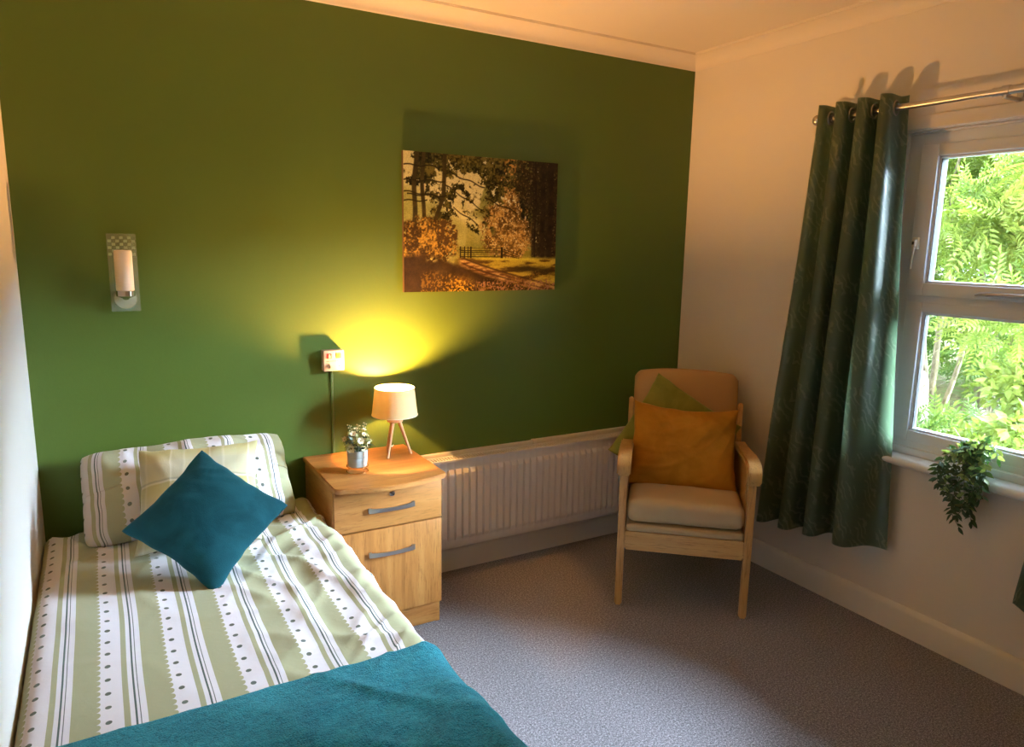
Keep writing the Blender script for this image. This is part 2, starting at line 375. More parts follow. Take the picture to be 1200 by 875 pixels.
# handle on the meeting rail and stay latch on the left of the upper sash
bm = bmesh.new(); bb(bm, 0.026, 0.038, -1.62, -1.53, 1.388, 1.404, 0.003); tube(bm, [(0.02, -1.50, 1.392), (0.014, -1.52, 1.397), (0.013, -1.56, 1.398), (0.013, -1.66, 1.397), (0.017, -1.675, 1.394)], [0.004, 0.007, 0.008, 0.008, 0.005], 8)
build('window_handle', bm, M_steel, s1, 0.8)
bm = bmesh.new(); bb(bm, 0.022, 0.038, -1.262, -1.238, 1.555, 1.60, 0.003); bb(bm, 0.012, 0.024, -1.257, -1.243, 1.565, 1.592, 0.003)
tube(bm, [(0.02, -1.25, 1.56), (0.022, -1.247, 1.53), (0.03, -1.238, 1.48)], 0.004, 6)
build('sash_catch', bm, M_plastic, s1, 0.8)
bm = bmesh.new(); box(bm, (0.011, -1.25, 1.578), (0.004, 0.008, 0.012)); build('catch_slot', bm, M_dark, s1, None)
# window board with rounded nose
bm = bmesh.new(); prof = [(0.06, 0), (0.06, 0.036), (-0.035, 0.036), (-0.044, 0.033), (-0.05, 0.026), (-0.052, 0.018), (-0.05, 0.01), (-0.044, 0.003), (-0.035, 0)]
prism(bm, prof, (0, -2.02, 0.70), (1, 0, 0), (0, 0, 1), (0, 1, 0), 0.92); build('window_sill', bm, M_upvc, win, 0.9)
bm = bmesh.new(); bb(bm, 0.03, 0.055, y0, y1, 0.736, 0.765, 0.004); build('sill_upstand', bm, M_upvc, win, 0.6)
bm = bmesh.new(); bb(bm, -0.013, 0.001, WY0-0.06, WY1+0.06, WZ1+0.002, WZ1+0.052, 0.004); struct('trim_5', bm, M_white)
# outer sill of the opening
bm = bmesh.new(); bb(bm, 0.12, 0.30, y0, y1, 0.70, 0.745, 0.004); build('outer_sill', bm, M_upvc, win, 0.6)

# ================================================================== GREEN WALL THINGS
# ---- radiator
def radiator():
    r = empty('radiator', (-0.93, -0.06, 0.145))
    tag(r, 'long white ribbed panel radiator under the green wall beside the armchair', 'radiator')
    def off(o): o.location = (-r.location[0], -r.location[1], -r.location[2]); return o
    x0, x1, z0, z1 = -1.66, -0.385, 0.145, 0.568
    pitch = 0.0365; zs = [z0, z0+0.012, z0+0.040, z0+0.060, z1-0.060, z1-0.040, z1-0.004, z1]
    vs = []; fs = []; xs = []
    n = int((x1-x0-0.04)/pitch); xa = x0+0.02+(x1-x0-0.04-n*pitch)/2
    xs.append((x0, 0)); 
    for k in range(n):
        a = xa+k*pitch
        xs += [(a+0.000, 0), (a+0.0035, 1), (a+0.0275, 1), (a+0.031, 0)]
    xs.append((x1, 0))
    for zi, z in enumerate(zs):
        for x, d in xs:
            y = -0.088
            if 3 <= zi <= 4 and d: y = -0.101
            elif zi in (2, 5) and d: y = -0.0905
            if zi in (0, 7): y = -0.082
            if zi in (1, 6): y = -0.088
            if zi in (3, 4) and not d: y = -0.082
            vs.append((x, y, z))
    m = len(xs)
    for zi in range(len(zs)-1):
        for i in range(m-1): fs.append((zi*m+i, zi*m+i+1, (zi+1)*m+i+1, (zi+1)*m+i))
    o = pyd('front_panel', vs, fs, M_rad, r, 0.35); off(o)
    bm = bmesh.new(); bb(bm, x0, x1, -0.040, -0.030, z0, z1, 0.002); off(build('rear_panel', bm, M_rad, r))
    for xx in (x0-0.004, x1):
        bm = bmesh.new(); bb(bm, xx, xx+0.004, -0.094, -0.028, z0+0.01, z1+0.006, 0.001); off(build('end_cover', bm, M_rad, r))
    bm = bmesh.new()
    for yy in (-0.092, -0.036):
        bb(bm, x0, x1, yy-0.003, yy+0.006, z1-0.004, z1+0.008, 0.001)
    k = x0+0.004
    while k < x1-0.008: bb(bm, k, k+0.006, -0.088, -0.034, z1, z1+0.005); k += 0.014
    off(build('top_grille', bm, M_rad, r, None))
    bm = bmesh.new(); k = x0+0.02
    while k < x1-0.02:
        bb(bm, k, k+0.002, -0.080, -0.042, z0+0.03, z1-0.01); k += 0.0182
    tag(off(build('convector_fins', bm, M_rad, r, None)), kind='stuff')
    for xx in (-1.45, -0.6):
        bm = bmesh.new(); bb(bm, xx-0.015, xx+0.015, -0.0295, -0.002, z0+0.02, z1-0.03); off(build('wall_bracket', bm, M_rad, r, None))
    bm = bmesh.new(); tube(bm, [(x1-0.02, -0.065, z0+0.02), (x1-0.02, -0.065, z0-0.02), (x1-0.02, -0.065, 0.004)], 0.0075, 10)
    bb(bm, x1-0.035, x1-0.005, -0.08, -0.05, z0-0.04, z0-0.015, 0.004); off(build('pipe', bm, M_rad, r))
    return r
radiator()
# pipe boxing / ledge behind the radiator's top
def ledge():
    r = empty('wall_rail', (-0.93, 0, 0.575)); tag(r, 'slim white horizontal rail on the green wall just above the radiator', 'rail')
    for (a, b, z) in ((-1.66, -0.945, 0.578), (-0.935, -0.05, 0.582)):
        bm = bmesh.new(); bb(bm, a+0.93, b+0.93, -0.022, 0, z-0.012-0.575, z+0.012-0.575, 0.004); build('rail_section', bm, M_trim, r)
    bm = bmesh.new(); bb(bm, -0.02, -0.0, -0.028, 0, -0.012, 0.02, 0.004); build('joint_block', bm, M_trim, r)
ledge()

# ---- canvas picture (painted on a fine grid of vertex colours)
def paint_woodland(NX, NZ):
    rng = np.random.RandomState(3)
    X, Y = np.meshgrid(np.linspace(0, 1, NX), np.linspace(0, 1, NZ))   # y up
    def vn(cx, cy, seed, XX=X, YY=Y):
        r = np.random.RandomState(seed); g = r.rand(cy+4, cx+4)
        fx = np.clip(XX, 0, 1)*cx; fy = np.clip(YY, 0, 1)*cy; ix = fx.astype(int); iy = fy.astype(int); tx = fx-ix; ty = fy-iy
        tx = tx*tx*(3-2*tx); ty = ty*ty*(3-2*ty)
        return (g[iy, ix]*(1-tx)+g[iy, ix+1]*tx)*(1-ty)+(g[iy+1, ix]*(1-tx)+g[iy+1, ix+1]*tx)*ty
    def fbm(c, seed, o=5, ar=0.75, gain=0.6):
        v = 0; a = 1; t = 0
        for k in range(o): v = v+a*vn(int(c*2**k), max(1, int(c*ar*2**k)), seed+k); t += a; a *= gain
        return v/t
    def sm(a, b, x): t = np.clip((x-a)/(b-a), 0, 1); return t*t*(3-2*t)
    c1 = lambda r, g, b: np.array([r, g, b])/255.0
    def ramp2(a, b, f): return a+(b-a)*f[..., None]
    img = ramp2(c1(245, 225, 185), c1(225, 205, 150), Y)
    def lay(mask, col):
        nonlocal img
        img = img*(1-mask[..., None])+col*mask[..., None]
    fine = fbm(90, 5, 2); med = fbm(22, 9, 4)
    # misty hillside
    lay(sm(-0.02, 0.10, 0.80-0.42*X+0.12*(fbm(8, 12)-0.5)-Y)*0.85, ramp2(c1(140, 135, 62), c1(185, 172, 95), fbm(30, 15, 3)))
    hump = 0.60*np.exp(-((X-0.46)/0.10)**4)+0.42*np.exp(-((X-0.56)/0.07)**2)
    lay(sm(-0.02, 0.04, hump+0.10*(med-0.5)-Y)*(Y > 0.28)*0.8, ramp2(c1(100, 102, 36), c1(160, 150, 65), fbm(50, 16, 3)))
    beam = np.exp(-((Y-(0.62-0.62*(X-0.27)))/0.06)**2)*sm(0.18, 0.28, X)*(1-sm(0.47, 0.56, X)); lay(beam*0.85, c1(250, 228, 175))
    lay(np.exp(-((Y-0.42)/0.07)**2)*sm(0.3, 0.36, X)*(1-sm(0.5, 0.6, X))*0.5, c1(215, 190, 110))
    # tree line behind gate
    lay(sm(0.0, 0.03, 0.35+0.05*(med-0.5)-Y)*sm(0.28, 0.36, X), ramp2(c1(130, 115, 35), c1(190, 170, 70), fine))
    # golden beech centre right: leaf blobs over warm mid tone
    shape = np.maximum(1-np.hypot((X-0.68)/0.22, (Y-0.46)/0.27), 1-np.hypot((X-0.69)/0.13, (Y-0.88)/0.22))+0.6*(fbm(10, 51, 4)-0.5)
    mg = sm(0.0, 0.10, shape)*sm(0.36, 0.48, fbm(100, 55, 2)+0.30*sm(0, 0.5, shape))
    lay(mg, ramp2(c1(92, 62, 24), c1(212, 158, 78), sm(0.33, 0.70, 0.5*fbm(110, 61, 2)+0.5*fbm(14, 64, 3))))
    lay(sm(0, 0.2, shape)*sm(0.64, 0.76, fbm(110, 63, 2)), c1(240, 200, 130))
    # canopy
    d = fbm(9, 71, 5, 0.75, 0.7); cov = d+0.50*(Y-0.72)+0.07*np.exp(-((X-0.45)/0.12)**2)-0.12*np.exp(-((X-0.68)/0.07)**2)-0.20*np.exp(-((X-0.02)/0.07)**2)+0.08*sm(.6, .9, X)
    lay(sm(0.47, 0.54, cov)*sm(0.34, 0.48, fbm(100, 73, 2)+0.34*sm(0.5, 0.7, cov)), ramp2(c1(18, 18, 5), c1(120, 104, 44), sm(.3, .75, 0.5*fbm(100, 75, 2)+0.5*fbm(12, 78, 3))))
    lay(sm(0.60, 0.70, fbm(60, 77, 3))*sm(0.65, 0.85, Y)*np.exp(-((X-0.70)/0.09)**2), c1(215, 150, 65))
    # dark right side
    rr = fbm(8, 81, 5); dk = sm(-0.02, 0.06, X-0.80+0.16*(rr-0.5)+0.12*sm(0.55, 0.75, Y))*sm(0.24, 0.28, Y)
    lay(dk*sm(0.28, 0.36, fbm(70, 83, 2)+0.6*sm(0.82, 0.95, X)), ramp2(c1(22, 15, 6), c1(72, 52, 22), fbm(50, 85, 3)))
    lay(dk*sm(0.66, 0.78, fbm(120, 86, 2))*0.6, c1(150, 120, 70))
    for (tx, tw) in ((0.845, 0.009), (0.90, 0.018), (0.955, 0.022), (0.83, 0.004)):
        lay(np.exp(-((X-tx-0.004*np.sin(Y*12))/tw)**4)*sm(0.25, 0.27, Y)*0.9, ramp2(c1(18, 11, 5), c1(55, 36, 18), fbm(40, 91, 2)))
    # left trunks
    for (tx, tw, b) in ((0.06, 0.014, 0.46), (0.115, 0.012, 0.44), (0.235, 0.013, 0.52)):
        xx = tx+0.006*np.sin(Y*14)+0.03*(Y-0.5)*(tx < 0.1)
        if tx > 0.2: xx = np.where(Y < 0.70, 0.240-(0.70-Y)*0.30, 0.240+0.02*(Y-0.70))
        lay(np.clip(np.exp(-((X-xx)/tw)**6)*1.1, 0, 1)*(Y > b), ramp2(c1(40, 34, 14), c1(85, 66, 32), fbm(30, 95, 3)))
    for (by, sl, x0, x1) in ((0.905, 0.0, 0, 0.22), (0.80, 0.02, 0, 0.25), (0.72, -0.10, 0, 0.2), (0.70, 0.0, 0.02, 0.26), (0.655, 0.05, 0, 0.14), (0.78, -0.72, 0.25, 0.50), (0.87, -0.40, 0.27, 0.5), (0.70, -0.45, 0.5, 0.72), (0.62, -0.75, 0.30, 0.46)):
        yy = by+sl*(X-x0)+0.006*np.sin(X*50); lay(np.exp(-((Y-yy)/0.0055)**4)*(X > x0)*(X < x1)*0.9, c1(38, 30, 12))
    # left bushes
    shp = 1-np.hypot((X-0.13)/0.21, (Y-0.36)/0.20)+0.4*(fbm(12, 111, 4)-0.5)
    lay(sm(-0.05, 0.1, shp)*sm(0.33, 0.45, fbm(100, 113, 2)+0.22*sm(0.1, 0.5, shp)), ramp2(c1(70, 46, 18), c1(215, 160, 62), sm(0.35, 0.70, 0.55*fbm(110, 115, 2)+0.45*fbm(16, 116, 3))))
    shp2 = 1-np.hypot((X-0.26)/0.07, (Y-0.44)/0.10)+0.3*(fbm(20, 117, 3)-0.5); lay(sm(0, 0.1, shp2)*sm(0.4, 0.5, fbm(60, 118, 2)), c1(90, 60, 28))
    # verge, path
    lay(sm(0.0, 0.02, 0.255+0.02*(med-0.5)-Y)*sm(0.26, 0.40, X+0.4*(0.25-Y)), ramp2(c1(88, 60, 18), c1(205, 170, 50), sm(0.38, 0.62, fbm(10, 123, 4, 3))))
    lay(np.exp(-((Y-0.245)/0.012)**2)*sm(0.42, 0.5, X)*(1-sm(0.8, 0.95, X)), c1(225, 195, 60))
    lay(np.exp(-(((X-0.78)/0.09)**2+((Y-0.17)/0.022)**2)), c1(58, 42, 12)); lay(np.exp(-(((X-0.93)/0.09)**2+((Y-0.15)/0.03)**2)), c1(52, 38, 12))
    py = 0.275-0.25*np.clip((X-0.32)/0.68, 0, 1)**0.75
    band = sm(0.32, 0.36, X)*np.exp(-((Y-py+0.035)/0.045)**4); lay(band, ramp2(c1(110, 66, 32), c1(225, 170, 95), sm(0.35, 0.65, fbm(16, 131, 4, 3))))
    for off, wd in ((0.008, 0.007), (-0.035, 0.006), (-0.075, 0.007)): lay(np.exp(-((Y-py-off)/wd)**2)*sm(0.33, 0.38, X)*0.85, c1(62, 36, 14))
    # foreground
    bank = sm(-0.01, 0.03, 0.27-0.36*np.clip(X-0.20, 0, 1)**0.8+0.05*(fbm(10, 141)-0.5)-Y); lay(bank, ramp2(c1(38, 24, 9), c1(85, 55, 24), fbm(20, 143, 4)))
    lay(sm(0.0, 0.05, 0.125-Y+0.05*np.sin(X*9))*sm(0.52, 0.64, fbm(120, 151, 2))*(X > 0.1)*(0.35+0.65*np.exp(-((X-0.36)/0.10)**2)), c1(225, 165, 50))
    lay(np.exp(-(((X-0.36)/0.07)**2+((Y-0.075)/0.035)**2))*0.6, ramp2(c1(150, 95, 30), c1(230, 175, 55), sm(.4, .6, fine)))
    lay(sm(0.5, 0.62, fbm(120, 153, 2))*sm(0.0, 0.04, 0.10-Y)*sm(0.4, 0.5, X), c1(170, 115, 75))
    lay(np.exp(-(((X-0.17)/0.03)**2+((Y-0.238)/0.018)**2))*sm(0.4, 0.55, fbm(60, 155, 2)), c1(240, 215, 120))
    lay(np.exp(-(((X-0.22)/0.05)**2+((Y-0.15)/0.05)**2))*0.4, c1(120, 90, 50))
    # gate
    gx = ((X > 0.345) & (X < 0.625)); dark = c1(40, 32, 14)
    for gy in (0.262, 0.277, 0.292, 0.307, 0.325): lay((np.abs(Y-gy) < 0.0028)*gx*1.0, dark)
    for px_, pw in ((0.345, .004), (0.372, .003), (0.395, .003), (0.412, .005), (0.618, .008)): lay(((np.abs(X-px_) < pw) & (Y > 0.25) & (Y < 0.337))*1.0, dark)
    for gy, s in ((0.325, -0.45), (0.305, -0.38), (0.28, -0.25)): lay((np.abs(Y-(gy+s*(X-0.62))) < 0.003)*((X > 0.62) & (X < 0.74))*1.0, dark)
    img = np.clip(img*(0.88+0.24*rng.rand(NZ, NX, 1)), 0, 1)
    return np.where(img < 0.04045, img/12.92, ((img+0.055)/1.055)**2.4)
def picture():
    NX, NZ = 380, 290
    X, Y = np.meshgrid(np.linspace(0, 1, NX), np.linspace(0, 1, NZ))
    lin = paint_woodland(NX, NZ)*np.array([0.80, 0.95, 0.95])
    pw, ph, yb, yf = 0.772, 0.588, -0.003, -0.022
    cx, cz = -1.2335, 1.627
    r = empty('canvas_picture', (cx, 0, cz)); tag(r, 'canvas print of a sunlit autumn woodland path with a field gate', 'picture')
    vs = np.zeros((NZ*NX, 3)); vs[:, 0] = ((X-0.5)*pw).ravel(); vs[:, 1] = yf; vs[:, 2] = ((Y-0.5)*ph).ravel()
    idx = np.arange(NZ*NX).reshape(NZ, NX); fs = np.stack([idx[:-1, :-1], idx[:-1, 1:], idx[1:, 1:], idx[1:, :-1]], -1).reshape(-1, 4)
    me = bpy.data.meshes.new('print'); me.from_pydata(vs.tolist(), [], fs.tolist())
    ca = me.color_attributes.new('paint', 'FLOAT_COLOR', 'POINT')
    ca.data.foreach_set('color', np.concatenate([lin.reshape(-1, 3), np.ones((NZ*NX, 1))], 1).astype(np.float32).ravel())
    t = NT('canvas_print'); a = t.n('ShaderNodeAttribute', attribute_name='paint'); t.set(color=a.outputs['Color'], rough=0.75, spec=0.2); t.bump(t.noise(t.coord('Object'), 700, 1), 0.1, 0.001)
    mesh_obj('print', me, t.m, r)
    bm = bmesh.new(); bb(bm, -pw/2, pw/2, yf+0.0005, yb, -ph/2, ph/2); build('stretcher', bm, simple('canvas_edge', (0.16, 0.09, 0.035), 0.8), r, None)
picture()

# ---- call unit with buttons and cable
def call_unit():
    r = empty('call_unit', (-1.9365, 0, 1.058)); tag(r, 'small square white call unit on the green wall above the bedside cabinet', 'call unit')
    s = 0.043
    bm = bmesh.new(); bb(bm, -s, s, -0.032, 0, -s, s, 0.003); build('back_box', bm, M_box, r)
    bm = bmesh.new(); bb(bm, -s, s, -0.040, -0.0325, -s, s, 0.003); build('face_plate', bm, M_box, r)
    red = simple('red_plastic', (0.5, 0.03, 0.02), 0.35); amb = simple('amber_plastic', (0.75, 0.42, 0.08), 0.35)
    bm = bmesh.new(); bb(bm, -0.030, -0.010, -0.043, -0.0395, 0.010, 0.031, 0.001); b = build('call_button', bm, red, r); b['label'] = 'red square button'
    bm = bmesh.new(); lathe(bm, [(0.0035, 0), (0.0035, 0.001)], (-0.020, -0.0445, 0.0255), 12, axis=Matrix.Rotation(-PI/2, 3, 'X')); bb(bm, -0.024, -0.016, -0.0445, -0.043, 0.013, 0.021, 0.0005)
    build('figure_symbol', bm, simple('pale_print', (0.8, 0.45, 0.35), 0.5), b)
    bm = bmesh.new(); bb(bm, 0.008, 0.030, -0.042, -0.0395, 0.010, 0.031, 0.001); b = build('reset_button', bm, amb, r); b['label'] = 'amber square button'
    bm = bmesh.new(); bb(bm, 0.0178, 0.0202, -0.0425, -0.041, 0.014, 0.027); build('bar_symbol', bm, M_dark, b, None)
    random.seed(5); bm = bmesh.new(); x = -0.034
    while x < 0.034:
        wdt = random.choice([0.0012, 0.0018, 0.0025]); hh = random.choice([0.0018, 0.0024, 0.003])
        if not (0.008 < x < 0.012): bb(bm, x, x+wdt, -0.0404, -0.0398, -0.0008-hh/2, -0.0008+hh/2)
        x += wdt+0.0011
    build('printed_line', bm, simple('print_ink', (0.12, 0.05, 0.03), 0.6), r, None)
    rx = Matrix.Rotation(-PI/2, 3, 'X').inverted()
    bm = bmesh.new(); lathe(bm, [(0.0085, 0), (0.0085, 0.004), (0.006, 0.0045), (0.006, 0.002)], (-0.022, -0.0397, -0.022), 20, axis=Matrix.Rotation(PI/2, 3, 'X')); build('jack_socket', bm, M_steel, r)
    for x in (-0.013, 0.020):
        bm = bmesh.new(); lathe(bm, [(0.0022, 0), (0.0022, 0.0012)], (x, -0.0397, -0.0215), 12, axis=Matrix.Rotation(PI/2, 3, 'X')); build('indicator_light', bm, simple('indicator', (0.25, 0.08, 0.03), 0.3), r)
    bm = bmesh.new(); bb(bm, -0.0085, -0.0005, -0.007, 0, -0.62, -s, 0.002); build('cable_conduit', bm, M_green, r)
    bm = bmesh.new(); bb(bm, 0.001, 0.0035, -0.004, 0, -0.62, -s, 0.001); build('cable', bm, simple('pale_green_cable', (0.25, 0.30, 0.12), 0.5), r)
call_unit()

# ---- wall sconce
def sconce():
    M_disc = simple('frosted_disc', (0.40, 0.46, 0.34), 0.4); cx = -2.677; r = empty('wall_light', (cx, 0, 1.42)); tag(r, 'unlit wall light with opal tube and frosted chequered glass back plate', 'wall light')
    t = NT('frosted_plate'); t.set(color=(0.36, 0.48, 0.34), rough=0.3, alpha=0.34)
    tc = NT('frost_checker'); tc.set(color=(0.50, 0.60, 0.46), rough=0.4, alpha=0.6)
    bm = bmesh.new(); bb(bm, -0.046, 0.046, -0.030, -0.026, -0.136, 0.136, 0.001); p = build('glass_plate', bm, t.m, r)
    for row in range(6):
        for c in range(7):
            if (row+c) % 2 == 0: continue
            x = -0.037+c*0.0123
            bm = bmesh.new(); q = 0.0056; z = 0.122-row*0.0115
            bb(bm, x-q, x+q, -0.0312, -0.0302, z-q*.85, z+q*.85); build('frosted_square', bm, tc.m, p, None)
    rot = Matrix.Rotation(PI/2, 3, 'X')
    bm = bmesh.new(); lathe(bm, [(0.036, 0), (0.038, 0.005), (0.038, 0.024), (0.036, 0.026)], (0, 0, -0.092), 40, axis=rot); build('wall_rose', bm, M_disc, r)
    bm = bmesh.new(); lathe(bm, [(0.034, 0), (0.034, 0.003)], (0, -0.0305, -0.092), 40, axis=rot); build('rose_disc', bm, M_disc, r)
    bm = bmesh.new(); lathe(bm, [(0.005, -0.006), (0.009, -0.004), (0.012, 0.0), (0.027, 0.006), (0.030, 0.008), (0.030, 0.026), (0.027, 0.028)], (0, -0.078, -0.086), 36)
    tube(bm, [(0, -0.03, -0.088), (0, -0.06, -0.088), (0, -0.078, -0.082)], 0.006, 10); build('lamp_holder', bm, M_chrome, r)
    bm = bmesh.new(); lathe(bm, [(0.0265, -0.06), (0.0285, -0.058), (0.0285, 0.074), (0.027, 0.078), (0.022, 0.080)], (0, -0.078, 0), 36)
    ts = NT('opal_glass'); ts.set(color=(0.80, 0.72, 0.56), rough=0.35); build('opal_shade', bm, ts.m, r)
sconce()

# ================================================================== BEDSIDE CABINET
def cabinet():
    r = empty('bedside_cabinet', (-1.8475, -0.22, 0)); tag(r, 'oak bedside cabinet with one drawer and a door beneath the table lamp', 'cabinet')
    ox, oy = -1.8475, -0.22
    def P(name, bm, mat, parent=r, s=0.6):
        o = build(name, bm, mat, parent, s)
        if parent is r: o.location = (-ox, -oy, 0)
        return o
    x0, x1 = -2.065, -1.628
    bm = bmesh.new()
    bb(bm, x0, x0+0.018, -0.41, -0.02, 0.0, 0.636, 0.001); bb(bm, x1-0.018, x1, -0.41, -0.02, 0.0, 0.636, 0.001)
    bb(bm, x0+0.018, x1-0.018, -0.03, -0.02, 0.05, 0.63); bb(bm, x0+0.018, x1-0.018, -0.40, -0.03, 0.08, 0.095); bb(bm, x0+0.018, x1-0.018, -0.40, -0.03, 0.615, 0.634)
    P('body', bm, M_oaky)
    bm = bmesh.new(); bb(bm, x0+0.004, x1-0.004, -0.412, -0.398, 0.004, 0.092, 0.001); P('plinth', bm, M_oakx)
    # bowed top
    prof = [(x1+0.004, -0.012), (x0-0.006, -0.012), (x0-0.006, -0.452)]
    for k in range(6):
        t = k/5*PI/2; prof.append((x0-0.006+0.03*(1-math.cos(t)), -0.452-0.03*math.sin(t)))
    N = 18
    for k in range(1, N):
        t = k/N; xx = x0+0.024+(x1-0.024-x0-0.024)*t; prof.append((xx, -0.482-0.040*math.sin(PI*t)))
    for k in range(6):
        t = (1-k/5)*PI/2; prof.append((x1+0.004-0.03*(1-math.cos(t)), -0.452-0.03*math.sin(t)))
    prof.append((x1+0.004, -0.452))
    # remove duplicates
    q = []
    for a in prof:
        if not q or (abs(a[0]-q[-1][0])+abs(a[1]-q[-1][1])) > 1e-4: q.append(a)
    bm = bmesh.new(); prism(bm, q, (0, 0, 0.637), (1, 0, 0), (0, 1, 0), (0, 0, 1), 0.02)
    es = [e for e in bm.edges if abs(e.verts[0].co.z-e.verts[1].co.z) < 1e-6]
    bmesh.ops.bevel(bm, geom=es, offset=0.003, segments=2, affect='EDGES'); P('top', bm, M_oakx, s=0.5)
    def handle(parent, z, xa, xb):
        bm = bmesh.new(); y = -0.433; n = 14; hw = 0.0075
        prof = []
        for k in range(n+1):
            t = k/n; x = xa+(xb-xa)*t; prof.append((x, y-0.010-0.016*math.sin(PI*min(1, max(0, t)))**0.7))
        rings = []
        for k, (x, yy) in enumerate(prof):
            t = abs(2*k/n-1); hh = 0.0065+0.0035*t**2; th = 0.0045
            rings.append([bm.verts.new((x, yy, z-hh)), bm.verts.new((x, yy, z+hh)), bm.verts.new((x, yy+th, z+hh)), bm.verts.new((x, yy+th, z-hh))])
        for i in range(n):
            for k in range(4): bm.faces.new((rings[i][k], rings[i+1][k], rings[i+1][(k+1) % 4], rings[i][(k+1) % 4]))
        bm.faces.new(rings[0]); bm.faces.new(rings[-1][::-1])
        bb(bm, xa, xa+0.012, y-0.011, y+0.001, z-0.009, z+0.009, 0.002); bb(bm, xb-0.012, xb, y-0.011, y+0.001, z-0.009, z+0.009, 0.002)
        bmesh.ops.recalc_face_normals(bm, faces=bm.faces[:]); o = build('handle', bm, M_steel, parent, 0.6)
    bm = bmesh.new(); bb(bm, x0+0.001, x1-0.001, -0.432, -0.413, 0.464, 0.628, 0.0015); d = P('drawer', bm, M_oakx); handle(d, 0.541, -1.935, -1.748)
    bm = bmesh.new(); lathe(bm, [(0.011, 0), (0.011, 0.004), (0.009, 0.006), (0.007, 0.006), (0.006, 0.004)], (-1.838, -0.4315, 0.594), 24, axis=Matrix.Rotation(PI/2, 3, 'X')); build('lock', bm, M_chrome, d)
    bm = bmesh.new(); bb(bm, -1.839, -1.837, -0.4375, -0.435, 0.590, 0.598); build('keyhole', bm, M_dark, d, None)
    bm = bmesh.new(); bb(bm, x0+0.001, x1-0.001, -0.432, -0.413, 0.098, 0.458, 0.0015); d = P('door', bm, M_oak); handle(d, 0.362, -1.935, -1.748)
cabinet()

# ================================================================== TABLE LAMP
def lamp():
    cx, cy, zt = -1.716, -0.148, 0.6575
    r = empty('table_lamp', (cx, cy, zt)); tag(r, 'lit table lamp with wooden tripod legs and cream drum shade', 'lamp')
    a0 = math.radians(222)
    for k in range(3):
        a = a0+k*2*PI/3; bm = bmesh.new()
        tube(bm, [(0.066*math.cos(a), 0.066*math.sin(a), 0.0), (0.016*math.cos(a), 0.016*math.sin(a), 0.150)], [0.0052, 0.0085], 12); build('leg', bm, M_pine, r)
    bm = bmesh.new(); lathe(bm, [(0.028, 0.142), (0.033, 0.145), (0.034, 0.150), (0.034, 0.158), (0.032, 0.162)], n=32); build('hub', bm, M_pine, r)
    bm = bmesh.new(); lathe(bm, [(0.012, 0.162), (0.014, 0.165), (0.014, 0.195), (0.011, 0.200), (0.011, 0.208)], n=24); build('lamp_holder', bm, M_plastic, r)
    bm = bmesh.new(); zb = 0.245
    lathe(bm, [(0.0215*math.cos(k/8*PI/2*0.97), zb+0.0215*math.sin(k/8*PI/2*0.97)) for k in range(9)], n=28)
    t = NT('bulb'); t.set(color=(1, 0.9, 0.7), em=(1.0, 0.455, 0.125), ems=LAMP_POWER); bu = build('bulb', bm, t.m, r, 3.2)
    bm = bmesh.new(); lathe(bm, [(0.010, 0.205), (0.013, 0.212), (0.019, 0.232), (0.0215, zb-0.0005)], n=28); build('bulb_collar', bm, M_plastic, bu)
    # shade
    z0, z1, r0, r1 = 0.172, 0.290, 0.0955, 0.0825
    prof = [(r0, z0), (r1, z1), (r1-0.0012, z1), (r0-0.0012, z0)]
    bm = bmesh.new(); rings = []; n = 64
    for (rr, zz) in prof: rings.append([bm.verts.new((rr*math.cos(2*PI*k/n), rr*math.sin(2*PI*k/n), zz)) for k in range(n)])
    for i in range(4):
        for k in range(n): bm.faces.new((rings[i][k], rings[i][(k+1) % n], rings[(i+1) % 4][(k+1) % n], rings[(i+1) % 4][k]))
    t = NT('shade_fabric'); v = t.coord('Object'); tex = t.noise(v, 400, 2)
    t.set(color=(0.78, 0.70, 0.40), rough=0.9); t.bump(tex, 0.15, 0.002)
    tr = t.n('ShaderNodeBsdfTranslucent'); tr.inputs[0].default_value = (0.88, 0.74, 0.34, 1)
    tp = t.n('ShaderNodeMixShader'); tp.inputs[0].default_value = 0.28
    t.L(t.b.outputs[0], tp.inputs[1]); t.L(tr.outputs[0], tp.inputs[2]); t.L(tp.outputs[0], t.out.inputs[0])
    sh = build('lamp_shade', bm, t.m, r, 0.5)
    for zz, rr in ((z0+0.0015, r0), (z1-0.0015, r1)):
        bm = bmesh.new(); pts = [((rr+0.0003)*math.cos(2*PI*k/48), (rr+0.0003)*math.sin(2*PI*k/48), zz) for k in range(49)]; tube(bm, pts, 0.0016, 6, False)
        build('shade_rim', bm, simple('shade_trim', (0.80, 0.68, 0.50), 0.8), sh)
    bm = bmesh.new()
    for k in range(3):
        a = a0+0.4+k*2*PI/3; tube(bm, [(0.016*math.cos(a), 0.016*math.sin(a), 0.200), ((r0-0.007)*math.cos(a), (r0-0.007)*math.sin(a), 0.190)], 0.0012, 6)
    build('shade_spider', bm, M_plastic, sh)
    bm = bmesh.new(); tube(bm, [(0.0, 0.066, 0.04), (0.02, 0.10, 0.004), (0.04, 0.128, 0.003)], 0.0022, 8); build('flex', bm, M_plastic, r)
lamp()

